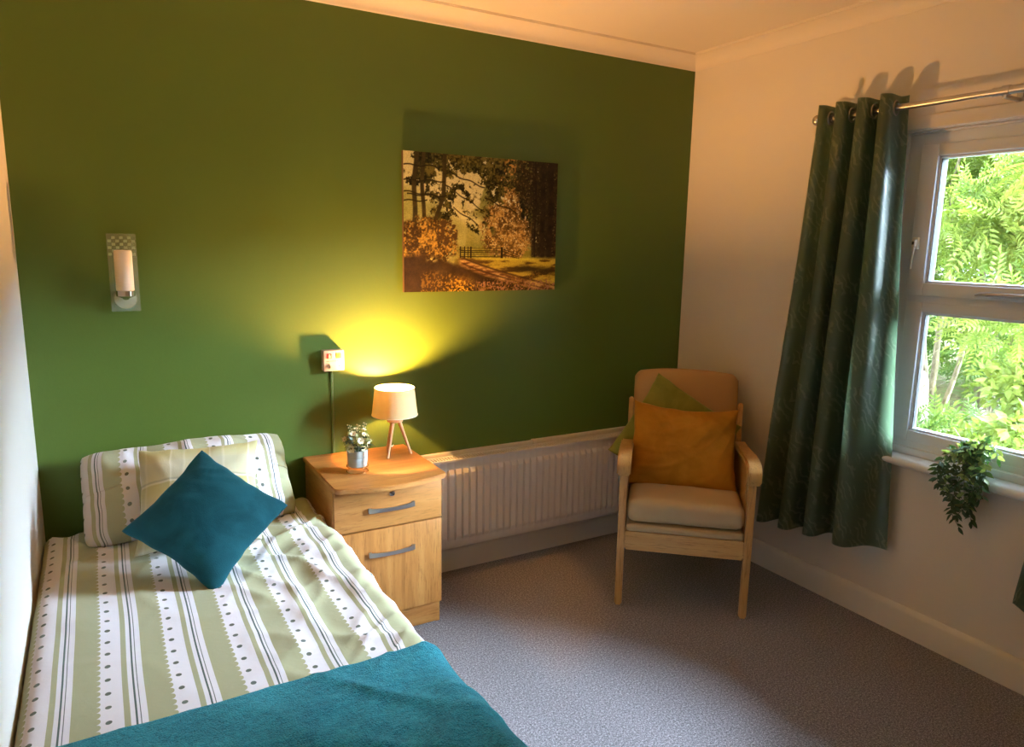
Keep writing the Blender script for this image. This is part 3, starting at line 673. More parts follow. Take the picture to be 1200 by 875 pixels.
# ---- warm fill added unseen behind the camera, built as a flush ceiling fitting
def added_fill_light():
    r = empty('added_fill_light', (-1.45, -3.45, 2.5)); tag(r, 'added round warm fill lamp flush to the ceiling, unseen behind the camera', 'fill light')
    bm = bmesh.new(); lathe(bm, [(0.155, -0.03), (0.160, -0.028), (0.160, 0.0)], n=40); build('base_ring', bm, M_plastic, r)
    t = NT('fill_diffuser'); t.set(color=(0.9, 0.85, 0.75), em=(1.0, 0.60, 0.27), ems=FILL_POWER)
    bm = bmesh.new(); lathe(bm, [(0.02, -0.085), (0.07, -0.080), (0.12, -0.062), (0.146, -0.040), (0.150, -0.030)], n=40); build('diffuser', bm, t.m, r, 3.2)
added_fill_light()

# ================================================================== leaf templates
def leaf_mesh(name, L, Wd, fold=0.25, curl=0.25, mat=None):
    xs = [0, 0.18, 0.45, 0.75, 1.0]; ws = [0.05, 0.7, 1.0, 0.62, 0.0]; vs = []; fs = []
    for t, q in zip(xs, ws):
        z = -curl*L*t*t
        vs += [(-Wd/2*q, L*t, z+fold*Wd/2*q), (0, L*t, z), (Wd/2*q, L*t, z+fold*Wd/2*q)]
    for i in range(4): fs += [(3*i, 3*i+1, 3*i+4, 3*i+3), (3*i+1, 3*i+2, 3*i+5, 3*i+4)]
    me = bpy.data.meshes.new(name); me.from_pydata(vs, [], fs)
    for p in me.polygons: p.use_smooth = True
    if mat: me.materials.append(mat)
    return me
def orient(me_name_obj, loc, direc, up, scale=1.0, roll=0.0):
    d = Vector(direc).normalized(); z = Vector(up); z = (z-d*z.dot(d))
    if z.length < 1e-3: z = d.orthogonal()
    z.normalize(); x = d.cross(z); R = Matrix((x, d, z)).transposed()
    R = R @ Matrix.Rotation(roll, 3, 'Y')
    me_name_obj.matrix_local = Matrix.Translation(loc) @ R.to_4x4() @ Matrix.Scale(scale, 4)

# ---- flower pot on the cabinet
def flowerpot():
    random.seed(11)
    c = (-1.930, -0.300, 0.6575); r = empty('potted_flowers', c); tag(r, 'small artificial cream flowers in grey pot on gold stand on cabinet', 'plant')
    t = NT('glazed_pot'); v = t.coord('Object'); t.set(color=t.mix(t.noise(v, 40, 3), (0.36, 0.41, 0.40), (0.50, 0.54, 0.52)), rough=0.35)
    bm = bmesh.new(); lathe(bm, [(0.034, 0.024), (0.037, 0.026), (0.039, 0.045), (0.0395, 0.058), (0.0385, 0.0595), (0.0395, 0.061), (0.0405, 0.090), (0.0385, 0.090), (0.037, 0.078)], n=36, cap1=True); build('pot', bm, t.m, r, 0.7)
    bm = bmesh.new()
    for z in (0.003, 0.024):
        tube(bm, [(0.0415*math.cos(2*PI*k/40), 0.0415*math.sin(2*PI*k/40), z) for k in range(41)], 0.0018, 8, False)
    for k in range(4):
        a = 0.3+k*PI/2; tube(bm, [(0.0425*math.cos(a), 0.0425*math.sin(a), 0.001), (0.0428*math.cos(a), 0.0428*math.sin(a), 0.088)], 0.0017, 8)
    build('wire_stand', bm, M_gold, r)
    ml1 = m_leaf('sage_leaf', (0.34, 0.36, 0.13), (0.60, 0.58, 0.28), 0.2); ml2 = m_leaf('dark_small_leaf', (0.03, 0.06, 0.02), (0.06, 0.12, 0.035), 0.1)
    lm = leaf_mesh('small_leaf', 0.022, 0.013, 0.2, 0.3, ml1); lm2 = leaf_mesh('small_dark_leaf', 0.026, 0.012, 0.2, 0.3, ml2)
    bm = bmesh.new()
    for k in range(16):
        a = random.uniform(0, 2*PI); q = random.uniform(0.01, 0.035); tube(bm, [(0.3*q*math.cos(a), 0.3*q*math.sin(a), 0.075), (q*math.cos(a), q*math.sin(a), random.uniform(0.11, 0.15))], 0.0012, 5)
    build('stems', bm, ml2, r)
    for k in range(170):
        a = random.uniform(0, 2*PI); e = random.uniform(-0.25, 1.45); rad = random.uniform(0.026, 0.046)
        d = Vector((math.cos(a)*math.cos(e), math.sin(a)*math.cos(e), math.sin(e)))
        loc = Vector((0, 0, 0.112)) + Vector((d.x*rad*1.1, d.y*rad*1.1, d.z*rad*0.8))
        o = bpy.data.objects.new('leaf', lm if k % 5 < 3 else lm2); COL.objects.link(o); o.parent = r
        dd = (d+Vector((random.uniform(-.7, .7), random.uniform(-.7, .7), random.uniform(-.3, .7)))); orient(o, loc, dd, (d.x, d.y, d.z+0.3), random.uniform(0.6, 1.1), random.uniform(-0.6, 0.6))
    cream = simple('cream_petal', (0.85, 0.78, 0.50), 0.7); centre = simple('flower_centre', (0.35, 0.22, 0.05), 0.8)
    spots = [(-0.033, -0.036, 0.106, 1.3), (0.0, -0.046, 0.135, 1.1), (0.034, -0.03, 0.112, 1.0), (-0.02, -0.02, 0.158, 1.0), (0.022, -0.02, 0.15, 0.9), (-0.047, 0.0, 0.135, .9), (0.045, 0.005, 0.135, .9), (0.01, -0.048, 0.105, 0.8), (0.0, 0.01, 0.168, .8), (0.03, 0.0, 0.165, .7)]
    for (x, y, z, s) in spots:
        d = Vector((x, y-0.02, (z-0.11)*1.0)).normalized(); f = None
        bm = bmesh.new(); R = d.to_track_quat('Z', 'Y').to_matrix(); np_ = 6
        for k in range(np_):
            a = 2*PI*k/np_; pr = 0.0125*s; vs = []
            for (u_, w_, h_) in ((0.0, 0.0, 0), (0.45, 0.34, 0.1), (0.85, 0.38, 0.3), (1.05, 0.0, 0.42), (0.85, -0.38, 0.3), (0.45, -0.34, 0.1)):
                q = Vector((u_*math.cos(a)-w_*math.sin(a), u_*math.sin(a)+w_*math.cos(a), h_))*pr; vs.append(bm.verts.new(Vector((x, y, z))+R @ q))
            bm.faces.new(vs)
        f = build('flower', bm, cream, r, 1.2)
        bm = bmesh.new(); bmesh.ops.create_icosphere(bm, subdivisions=1, radius=0.0030*s, matrix=Matrix.Translation(Vector((x, y, z))+R @ Vector((0, 0, 0.002)))); build('flower_centre', bm, centre, f)
    bm = bmesh.new()
    for (bx, by, hx) in ((-0.012, 0.0, -0.02), (0.018, 0.005, 0.02), (0.0, -0.01, 0.004)):
        pts = [(bx, by, 0.13), (bx+hx*0.4, by, 0.165), (bx+hx*0.9, by, 0.192)]; tube(bm, pts, 0.0009, 5)
        for k in range(7):
            z = 0.155+k*0.006; sx = (k % 2*2-1)*0.006; bmesh.ops.create_icosphere(bm, subdivisions=1, radius=0.003, matrix=Matrix.Translation((bx+hx*(0.3+k*0.1)+sx, by, z)))
    build('sprig', bm, simple('sprig_bud', (0.55, 0.50, 0.22), 0.7), r)
flowerpot()

# ================================================================== BED
def bed():
    r = empty('bed', (-2.525, -1.05, 0)); tag(r, 'single divan bed against the left wall under striped bedding', 'bed')
    ox, oy = 2.525, 1.05
    def P(n, bm, m, s=0.8):
        o = build(n, bm, m, r, s); o.location = (ox, oy, 0); return o
    bm = bmesh.new(); bb(bm, -2.965, -2.095, -1.98, -0.05, 0.06, 0.30, 0.012); P('divan_base', bm, simple('divan_fabric', (0.30, 0.26, 0.22), 0.9))
    bm = bmesh.new(); bb(bm, -2.97, -2.09, -1.985, -0.045, 0.301, 0.492, 0.04, 4); P('mattress', bm, simple('cream_sheet', (0.62, 0.54, 0.42), 0.85))
    for x in (-2.9, -2.15):
        for y in (-1.9, -0.15):
            bm = bmesh.new(); lathe(bm, [(0.022, 0), (0.022, 0.03), (0.015, 0.06)], (x, y, 0), 16); P('foot', bm, M_dark)
bed()

def bedtop_profile(off=0.0, zdrop=0.20, left=-2.985, right=-2.072, top=0.522):
    """cross-section of the bedding: list of (x, z, arc u) from left wall side to right hang"""
    rad = 0.060+off; pts = []
    l = left; rr = right+off; t = top+off
    for k in range(4): pts.append((l+0.0, 0.36+(t-rad*0.7-0.36)*k/4))
    for k in range(8):
        a = PI-(k/8)*PI/2; pts.append((l+rad*0.7+rad*0.7*math.cos(a), t-rad*0.7+rad*0.7*math.sin(a)))
    n = 74
    for k in range(n+1): pts.append((l+rad*0.7+(rr-rad-l-rad*0.7)*k/n, t))
    for k in range(1, 11):
        a = PI/2-(k/10)*PI/2*0.93; pts.append((rr-rad+rad*math.cos(a), t-rad+rad*math.sin(a)))
    x, z = pts[-1]
    for k in range(1, 13): pts.append((x+0.010*math.sin(k/12*PI)*1.0, z-(z-zdrop)*k/12))
    return pts
def wr(x, y):
    """wrinkle height of the bedding"""
    h = 0.010*fb((x*2.2, y*1.6, 3.1), 1.0, 3)
    hd = max(0.0, min(1.0, (y+0.95)/0.7))     # nearer the pillow more crumpled
    rg = max(0.0, min(1.0, (x+2.55)/0.35))
    a = 1-abs(noise.noise(Vector((x*6.0+y*4.5, y*3.2-x*2.5, 0.7))))*2.6
    h += 0.011*max(0, a)**2*(0.22+0.9*hd*(1-rg)+0.95*rg)
    b = 1-abs(noise.noise(Vector((x*9.0-y*5.0, y*5.0+2.0, 4.7))))*2.8
    h += 0.008*max(0, b)**2*(0.10+0.8*hd+0.7*rg)
    h += 0.018*max(0, 1-abs(x+2.12)/0.16)*(0.5+0.5*noise.noise(Vector((y*3.4, 0.4, 1.2))))
    return h
def duvet():
    prof = bedtop_profile(); n = len(prof); us = [0.0]
    for i in range(1, n): us.append(us[-1]+math.dist(prof[i], prof[i-1]))
    i0 = min(range(n), key=lambda i: abs(prof[i][0]+2.81) + (0 if prof[i][1] > 0.52 else 9)); sh = prof[i0][0]-us[i0]
    ya, yb, ny = -0.10, -2.02, 190; vs = []; uv = []
    for j in range(ny+1):
        y = ya+(yb-ya)*j/ny
        for i, (x, z) in enumerate(prof):
            h = wr(x, y); fl = 1.0 if z > 0.5 else 0.0
            edge = min(1, j/5.0); zz = z+h*(1.0 if z > 0.47 else 0.4) - (1-edge)*0.02
            xx = x; k = max(0.0, min(1.0, (0.50-z)/0.1)) if x > -2.3 else 0
            xx += k*(0.010*noise.noise(Vector((y*5, z*4, 8.0)))) + (0.012*noise.noise(Vector((y*2.4, 2.2, 1.0))) if x > -2.2 else 0)
            if x > -2.4: xx = min(xx, -2.072+0.004 if y > -0.5 else 9)
            xx += 0.004*noise.noise(Vector((x*3, y*3, 5)))*fl
            xx = max(xx, -2.986)
            vs.append((xx, y, zz)); uv.append((us[i]+sh+0.004*noise.noise(Vector((x*4, y*2.5, 9))), y))
    fs = [(j*n+i, j*n+i+1, (j+1)*n+i+1, (j+1)*n+i) for j in range(ny) for i in range(n-1)]
    fs = [f[::-1] for f in fs]
    o = pyd('duvet', vs, fs, M_stripe, None, 3.2, uv)
    m = o.modifiers.new('thick', 'SOLIDIFY'); m.thickness = 0.014; m.offset = -1
    tag(o, 'duvet striped in white and sage green with scalloped edges and dots', 'duvet')
duvet()
def throw():
    prof = bedtop_profile(0.020, 0.16, -2.985); prof = prof[4:]
    # refine
    n = len(prof); ya, yb, ny = -1.385, -1.98, 90; vs = []
    for j in range(-8, ny+1):
        for i, (x, z) in enumerate(prof):
            if j >= 0:
                y = ya+(yb-ya)*j/ny; dz = 0
            else:   # rolled front edge
                a = (j+8)/8*PI/2; y = ya+0.010*math.cos(a)*1.0; dz = -(1-math.sin(a))*0.016
            y += 0.008*noise.noise(Vector((x*3, 0.5, 2)))
            h = wr(x, y)*0.9+0.005*fb((x*5, y*7, 11), 1, 3); g = 0.010*max(0, 1-abs((y+1.60)+0.25*(x+2.4))/0.05)*max(0, fb((x*2, y, 2), 1, 2)+0.3)
            zz = z+(h+g+dz if z > 0.47 else h*0.4)
            xx = x; k = max(0.0, min(1.0, (0.50-z)/0.1)) if x > -2.3 else 0
            if x > -2.3: xx += 0.012*noise.noise(Vector((y*3, 2.2, 1.0))) + k*0.012*noise.noise(Vector((y*7, z*4, 8.0))) + (dz*0.6 if z < 0.47 else 0)
            vs.append((max(xx, -2.986), y, zz))
    N = ny+9; fs = [(j*n+i, (j+1)*n+i, (j+1)*n+i+1, j*n+i+1) for j in range(N-1) for i in range(n-1)]
    o = pyd('throw_blanket', vs, fs, M_throw, None, 3.2)
    m = o.modifiers.new('thick', 'SOLIDIFY'); m.thickness = 0.008; m.offset = -1
    tag(o, 'plush teal fleece throw blanket spread across the foot of the bed', 'blanket')
throw()

# ------------------------------------------------------------------ cushions
def cushion(name, w_, h_, T, c, X, Y, mat, label, cat, seed=1, rc=0.0, pinch=0.05, wrinkle=0.006, pw=0.5, bend=0.0, group=None, lift=None, n=44, seam=None):
    X = Vector(X).normalized(); Y = Vector(Y); Y = (Y-X*Y.dot(X)).normalized(); N = X.cross(Y); c = Vector(c)
    R = Matrix((X, Y, N)).transposed(); vs = []; uv = []; idx = {}
    def P(u, v, side):
        g = (1-u*u)*(1-v*v); th = T/2*max(g, 0)**pw
        x = w_/2*u*(1-pinch*(1-v*v)*abs(u)**2); y = h_/2*v*(1-pinch*(1-u*u)*abs(v)**2)
        x *= 1-rc*abs(v)**7; y *= 1-rc*abs(u)**7
        cr = max(abs(u), abs(v)); rad = math.hypot(u, v); ang = math.atan2(v, u)
        wv = noise.noise(Vector((math.cos(ang)*3+seed, math.sin(ang)*3, rad*0.8+side*3)))*wrinkle*min(1, rad*1.1)*(1 if g > 0.0001 else 0.3)
        sa = seed*0.7+1.0+0.5*u; p_ = u*math.cos(sa)+v*math.sin(sa); q_ = -u*math.sin(sa)+v*math.cos(sa)
        a = 1-abs(noise.noise(Vector((p_*2.8+seed*3, q_*0.6+side*5, 0.3))))*3.6
        wv += wrinkle*0.75*max(0, a)**2*min(1, g*2+0.2)*(0.4+0.6*rad)
        e = noise.noise(Vector((u*4+seed, v*4, 7.7)))*0.004
        z = side*(th+wv*min(1, g*6+0.15)); z += bend*(v*v-0.3)
        q = Vector((x+e, y+e, z+0.004*noise.noise(Vector((u*2, v*2, seed*1.3)))))
        if lift: q = lift(u, v, q)
        return q
    for side in (1, -1):
        for j in range(n+1):
            for i in range(n+1):
                u, v = 2*i/n-1, 2*j/n-1; u = math.sin(u*PI/2)*0.35+u*0.65; v = math.sin(v*PI/2)*0.35+v*0.65
                if side == -1 and (i in (0, n) or j in (0, n)): idx[(side, i, j)] = idx[(1, i, j)]; continue
                idx[(side, i, j)] = len(vs); vs.append(P(u, v, side)); uv.append((u*w_/2, v*h_/2))
    fs = []
    for j in range(n):
        for i in range(n):
            q = [idx[(1, i, j)], idx[(1, i+1, j)], idx[(1, i+1, j+1)], idx[(1, i, j+1)]]; fs.append(tuple(q))
            q = [idx[(-1, i, j)], idx[(-1, i, j+1)], idx[(-1, i+1, j+1)], idx[(-1, i+1, j)]]
            if len(set(q)) == 4: fs.append(tuple(q))
    r = pyd(name, vs, fs, mat, None, 3.2, uv)
    r.matrix_world = Matrix.Translation(c) @ R.to_4x4(); tag(r, label, cat, group)
    if seam is not None:
        bm = bmesh.new(); ring = [(i, 0) for i in range(n)]+[(n, j) for j in range(n)]+[(n-i, n) for i in range(n)]+[(0, n-j) for j in range(n)]
        pts = [vs[idx[(1, i, j)]] for i, j in ring]; pts.append(pts[0]); tube(bm, pts, 0.0028, 6, False); build('piping', bm, seam, r)
    return r
# striped pillow, leaning on the green wall
def plift(u, v, q):
    q.z += 0.02*noise.noise(Vector((u*1.5, v, 3)))
    q.y -= 0.014*u*u if v > 0 else 0
    return q
cushion('pillow', 0.70, 0.37, 0.17, (-2.515, -0.186, 0.662), (1, 0.0, 0.012), (0.0, 0.72, 0.69), M_stripe_pillow,
        'striped sage and white pillow leaning against the green wall at bed head', 'pillow', 4, 0.045, 0.022, 0.014, 0.40, lift=plift, n=70)
cushion('plaid_cushion', 0.385, 0.375, 0.12, (-2.512, -0.400, 0.690), (0.982, -0.187, 0.026), (0.107, 0.663, 0.741), M_plaid,
        'pale green and yellow checked cushion half hidden behind the teal cushion', 'cushion', 9, 0.0, 0.07, 0.007, 0.5)
cushion('velvet_cushion', 0.35, 0.35, 0.15, (-2.514, -0.630, 0.688), (0.671, -0.557, -0.489), (0.735, 0.412, 0.539), M_teal,
        'dark teal velvet cushion standing on one corner on the bed', 'cushion', 2, 0.03, 0.095, 0.0045, 0.55)

# ================================================================== ARMCHAIR
def armchair():
    M0 = Vector((-0.679, -0.8165, 0)); rz = -math.atan2(0.660, 0.751)
    r = empty('armchair', M0, rz); tag(r, 'wooden framed high armchair with tan back and beige seat in the corner', 'armchair')
    def pt(prof, half, xc, name, mat=M_beech, bev=0.005, s=0.6):
        bm = bmesh.new(); prism(bm, prof, (xc-half, 0, 0), (0, 1, 0), (0, 0, 1), (1, 0, 0), 2*half)
        es = [e for e in bm.edges if abs(e.verts[0].co.x-e.verts[1].co.x) < 1e-6]
        bmesh.ops.bevel(bm, geom=es, offset=bev, segments=2, affect='EDGES', clamp_overlap=True); return build(name, bm, mat, r, s)
    for s in (-1, 1):
        x = s*0.262
        pt([(-0.018, 0.0), (0.016, 0.0), (0.022, 0.30), (0.022, 0.615), (-0.016, 0.615), (-0.024, 0.45), (-0.024, 0.30)], 0.0155, x, 'front_leg')
        # bentwood arm that rolls over at the front
        top = [(-0.040, 0.596), (-0.050, 0.615), (-0.052, 0.640), (-0.044, 0.660), (-0.026, 0.674), (0.0, 0.682), (0.06, 0.684), (0.16, 0.676), (0.28, 0.660), (0.40, 0.644), (0.50, 0.636)]
        bot = [(0.50, 0.612), (0.40, 0.619), (0.28, 0.634), (0.16, 0.650), (0.06, 0.656), (0.0, 0.652), (-0.018, 0.642), (-0.024, 0.625), (-0.022, 0.598)]
        pt(top+bot, 0.029, x, 'arm', bev=0.006)
        pt([(0.60, 0.0), (0.63, 0.0), (0.545, 0.42), (0.572, 0.80), (0.565, 0.812), (0.545, 0.812), (0.537, 0.80), (0.505, 0.42)], 0.012, s*0.259, 'back_leg')
        pt([(0.02, 0.29), (0.53, 0.27), (0.53, 0.33), (0.02, 0.35)], 0.010, s*0.252, 'side_rail')
        pt([(0.06, 0.352), (0.505, 0.335), (0.50, 0.600), (0.28, 0.628), (0.10, 0.645), (0.045, 0.60)], 0.010, s*0.254, 'side_panel', M_back, 0.006)
    pt([(-0.022, 0.262), (0.004, 0.262), (0.004, 0.345), (-0.022, 0.345)], 0.246, 0, 'front_rail', M_beechx)
    pt([(0.52, 0.27), (0.54, 0.27), (0.54, 0.33), (0.52, 0.33)], 0.246, 0, 'back_rail', M_beechx)
    bm = bmesh.new(); box(bm, (0, 0.235, 0.361), (0.484, 0.515, 0.034), 0.012, 3); build('seat_base', bm, M_seat, r, 1.0)
    # seat cushion: soft block, domed and rounded at the front
    bm = bmesh.new(); vs = box(bm, (0, 0, 0), (0.484, 0.52, 0.105), 0.036, 5)
    bmesh.ops.subdivide_edges(bm, edges=[e for e in bm.edges if e.calc_length() > 0.12], cuts=9, use_grid_fill=True)
    for v in bm.verts:
        d = (1-(v.co.x/0.245)**2)*(1-(v.co.y/0.262)**2); v.co.z += (0.010*max(0, d)+0.003*noise.noise(v.co*9)) * (1 if v.co.z > 0 else 0.1)
        v.co += Vector((0, 0.235, 0.436))
    build('seat_cushion', bm, M_seat, r, 1.2)
    # back cushion: reclined, arched top
    rows = 26; cols = 24; vs = []; fs = []
    def Bk(u, v, side):   # u -1..1, v 0..1
        hw = 0.250*(1-0.02*(1-v)); arch = 0.020*(1-u*u)
        corner = 0.03*max(0, (abs(u)-0.86)/0.14)**2 if v > 0.9 else 0
        z = 0.44+(0.492+arch-corner)*v; b = 0.455+0.135*v
        ed = max(0, 1-abs(u)**6)**0.5*max(0, 1-abs(2*v-1)**10)**0.5
        th = 0.014+0.036*ed
        bow = 0.012*math.sin(PI*v)*(1-u*u)
        nrm = Vector((0, -0.96, 0.26))
        return Vector((hw*u, b+0.045, z))+nrm*(side*th+(bow if side > 0 else 0))
    ids = {}
    for side in (1, -1):
        for j in range(rows+1):
            for i in range(cols+1):
                u = 2*i/cols-1; u = math.copysign(1-(1-abs(u))**1.6, u) if abs(u) < 1 else u; v = 0.5-0.5*math.cos(PI*j/rows)
                ids[(side, i, j)] = len(vs); vs.append(Bk(u, v, side))
    for j in range(rows):
        for i in range(cols):
            fs.append((ids[(1, i, j)], ids[(1, i+1, j)], ids[(1, i+1, j+1)], ids[(1, i, j+1)])); fs.append((ids[(-1, i, j)], ids[(-1, i, j+1)], ids[(-1, i+1, j+1)], ids[(-1, i+1, j)]))
    for i in range(cols):
        fs.append((ids[(1, i, 0)], ids[(-1, i, 0)], ids[(-1, i+1, 0)], ids[(1, i+1, 0)])); fs.append((ids[(1, i, rows)], ids[(1, i+1, rows)], ids[(-1, i+1, rows)], ids[(-1, i, rows)]))
    for j in range(rows):
        fs.append((ids[(1, 0, j)], ids[(1, 0, j+1)], ids[(-1, 0, j+1)], ids[(-1, 0, j)])); fs.append((ids[(1, cols, j)], ids[(-1, cols, j)], ids[(-1, cols, j+1)], ids[(1, cols, j+1)]))
    pyd('backrest', vs, fs, M_back, r, 0.9)
    return r
armchair()
ru = Vector((0.751, -0.660, 0)); rf = Vector((-0.660, -0.751, 0)); rup = Vector((0, 0, 1)); M0 = Vector((-0.679, -0.8165, 0))
def chp(a, b, z): return M0+ru*a-rf*b+rup*z
def olift(u, v, q):
    if v < 0: q.x *= 1+0.06*(-v)
    if v > 0: q.y += 0.018*(u*u-0.5)
    return q
cushion('velvet_cushion.001', 0.475, 0.385, 0.15, chp(-0.012, 0.278, 0.648), ru-rup*0.035, -rf*0.40+rup*0.90, M_orange,
        'burnt orange velvet cushion upright on the armchair seat', 'cushion', 6, 0.0, 0.06, 0.013, 0.5, lift=olift, n=52)
gx = ru*0.857-rup*0.515
cushion('velvet_cushion.002', 0.46, 0.44, 0.10, chp(-0.048, 0.405, 0.655), gx, (-rf*0.26+rup*0.96)*1.0+ru*0.66, M_olive,
        'olive green velvet cushion tilted behind the orange cushion', 'cushion', 8, 0.0, 0.05, 0.006, 0.5)

# ================================================================== CURTAINS
def curtain(ya_top, yb_top, ya_bot, yb_bot, ztop, zb_a, zb_b, waves, amp, seed, label, phase=0.0):
    n, m = 260, 90; vs = []; uv = []
    th = 0.0
    for j in range(m+1):
        t = j/m
        for i in range(n+1):
            s = i/n
            kk = 1-0.5/waves*(0.75+1.25*t); ph = phase+2*PI*(waves-0.5)*s/kk if s < kk else phase+2*PI*(waves-0.5)+PI*(s-kk)/(1-kk)
            wob = 0.55*t*noise.noise(Vector((s*2.2, t*1.1, seed)))
            A = amp*(0.92+0.20*t*(1+noise.noise(Vector((s*3, 1.3, seed)))))
            e = t**1.15
            y = (ya_top+(yb_top-ya_top)*s)*(1-e)+(ya_bot+(yb_bot-ya_bot)*s)*e
            y += 0.020*e*noise.noise(Vector((s*5, t*2, seed+4)))
            sn = math.sin(ph+wob); sx = math.copysign(abs(sn)**0.82, sn)
            x = -0.096+A*sx*(1.0) - 0.012*e
            # overhanging S folds
            y += 0.012*math.sin(2*(ph+wob))
            x += 0.004*noise.noise(Vector((s*9, t*6, seed+2)))
            x = min(x, -0.022)
            zb = zb_a+(zb_b-zb_a)*s
            z = ztop+(zb-ztop)*t - 0.004*math.cos(ph)*(1-t) + 0.010*t*noise.noise(Vector((s*4, 3.3, seed)))
            vs.append((x, y, z)); uv.append((s*1.05, t*1.78))
    w1 = n+1; fs = [(j*w1+i, j*w1+i+1, (j+1)*w1+i+1, (j+1)*w1+i) for j in range(m) for i in range(n)]
    o = pyd('curtain', vs, fs, M_curtain, None, 3.2, uv); tag(o, label, 'curtain', 'curtains on the window rod')
    md = o.modifiers.new('thick', 'SOLIDIFY'); md.thickness = 0.002; md.offset = 0
    # hem band: stitched line 9 cm above the bottom
    # eyelet rings where the cloth crosses the rod
    return o
def eyelets(cur, ya, yb, waves, phase):
    k = 0
    for q in range(-2, 30):
        ph = q*PI; kk = 1-0.5/waves*0.75; pl = phase+2*PI*(waves-0.5); s = (ph-phase)/(2*PI*(waves-0.5))*kk if ph < pl else kk+(ph-pl)/PI*(1-kk)
        if not 0.01 <= s <= 0.99: continue
        y = ya+(yb-ya)*s; bm = bmesh.new()
        R = Matrix.Rotation(PI/2, 3, 'X') @ Matrix.Rotation(0.0, 3, 'Z')
        sg = 1 if q % 2 == 0 else -1
        pts = []
        for a in range(25):
            an = 2*PI*a/24; v = Vector((0.0255*math.cos(an), 0, 0.0255*math.sin(an))); v.y += 0.2*v.x*sg; pts.append(Vector((-0.096, y, 2.078))+v)
        tube(bm, pts, 0.0042, 8, False); build('eyelet', bm, M_steel, cur)
ph0 = -PI*0.5
c1 = curtain(-0.885, -1.205, -0.765, -1.325, 2.128, 0.292, 0.345, 3.5, 0.055, 2.0, 'dark green jacquard curtain hanging between armchair and window', ph0)
eyelets(c1, -0.885, -1.205, 3.5, ph0)
c2 = curtain(-2.34, -1.96, -2.42, -1.795, 2.128, 0.30, 0.335, 3.5, 0.055, 5.0, 'green curtain of which only the lower hem corner shows at right edge', ph0)
eyelets(c2, -2.34, -1.96, 3.5, ph0)
def rod():
    r = empty('curtain_rod', (-0.096, -1.6, 2.078)); tag(r, 'brushed steel curtain rod with ball ends above the window', 'curtain rod')
    bm = bmesh.new(); tube(bm, [(0, 0.735, 0), (0, 0.05, 0)], 0.0115, 20); build('rod', bm, M_steel, r)
    bm = bmesh.new(); tube(bm, [(0, 0.07, 0), (0, -0.85, 0)], 0.0140, 20); build('outer_rod', bm, M_steel, r)
    for s, y in ((1, 0.735), (-1, -0.85)):
        bm = bmesh.new(); bmesh.ops.create_uvsphere(bm, u_segments=24, v_segments=16, radius=0.0215, matrix=Matrix.Translation((0, y+s*0.020, 0)))
        tube(bm, [(0, y-s*0.012, 0), (0, y+s*0.004, 0)], 0.015, 20); build('finial', bm, M_steel, r, 1.2)
    for y in (0.69, 0.028, -0.79):
        bm = bmesh.new(); bb(bm, 0.088, 0.096, y-0.011, y+0.011, -0.045, 0.030, 0.003); bb(bm, -0.008, 0.090, y-0.007, y+0.007, -0.026, -0.0145, 0.003)
        tube(bm, [(0, y-0.012, 0), (0, y+0.012, 0)], 0.0165, 20, True); build('bracket', bm, M_steel, r)
rod()

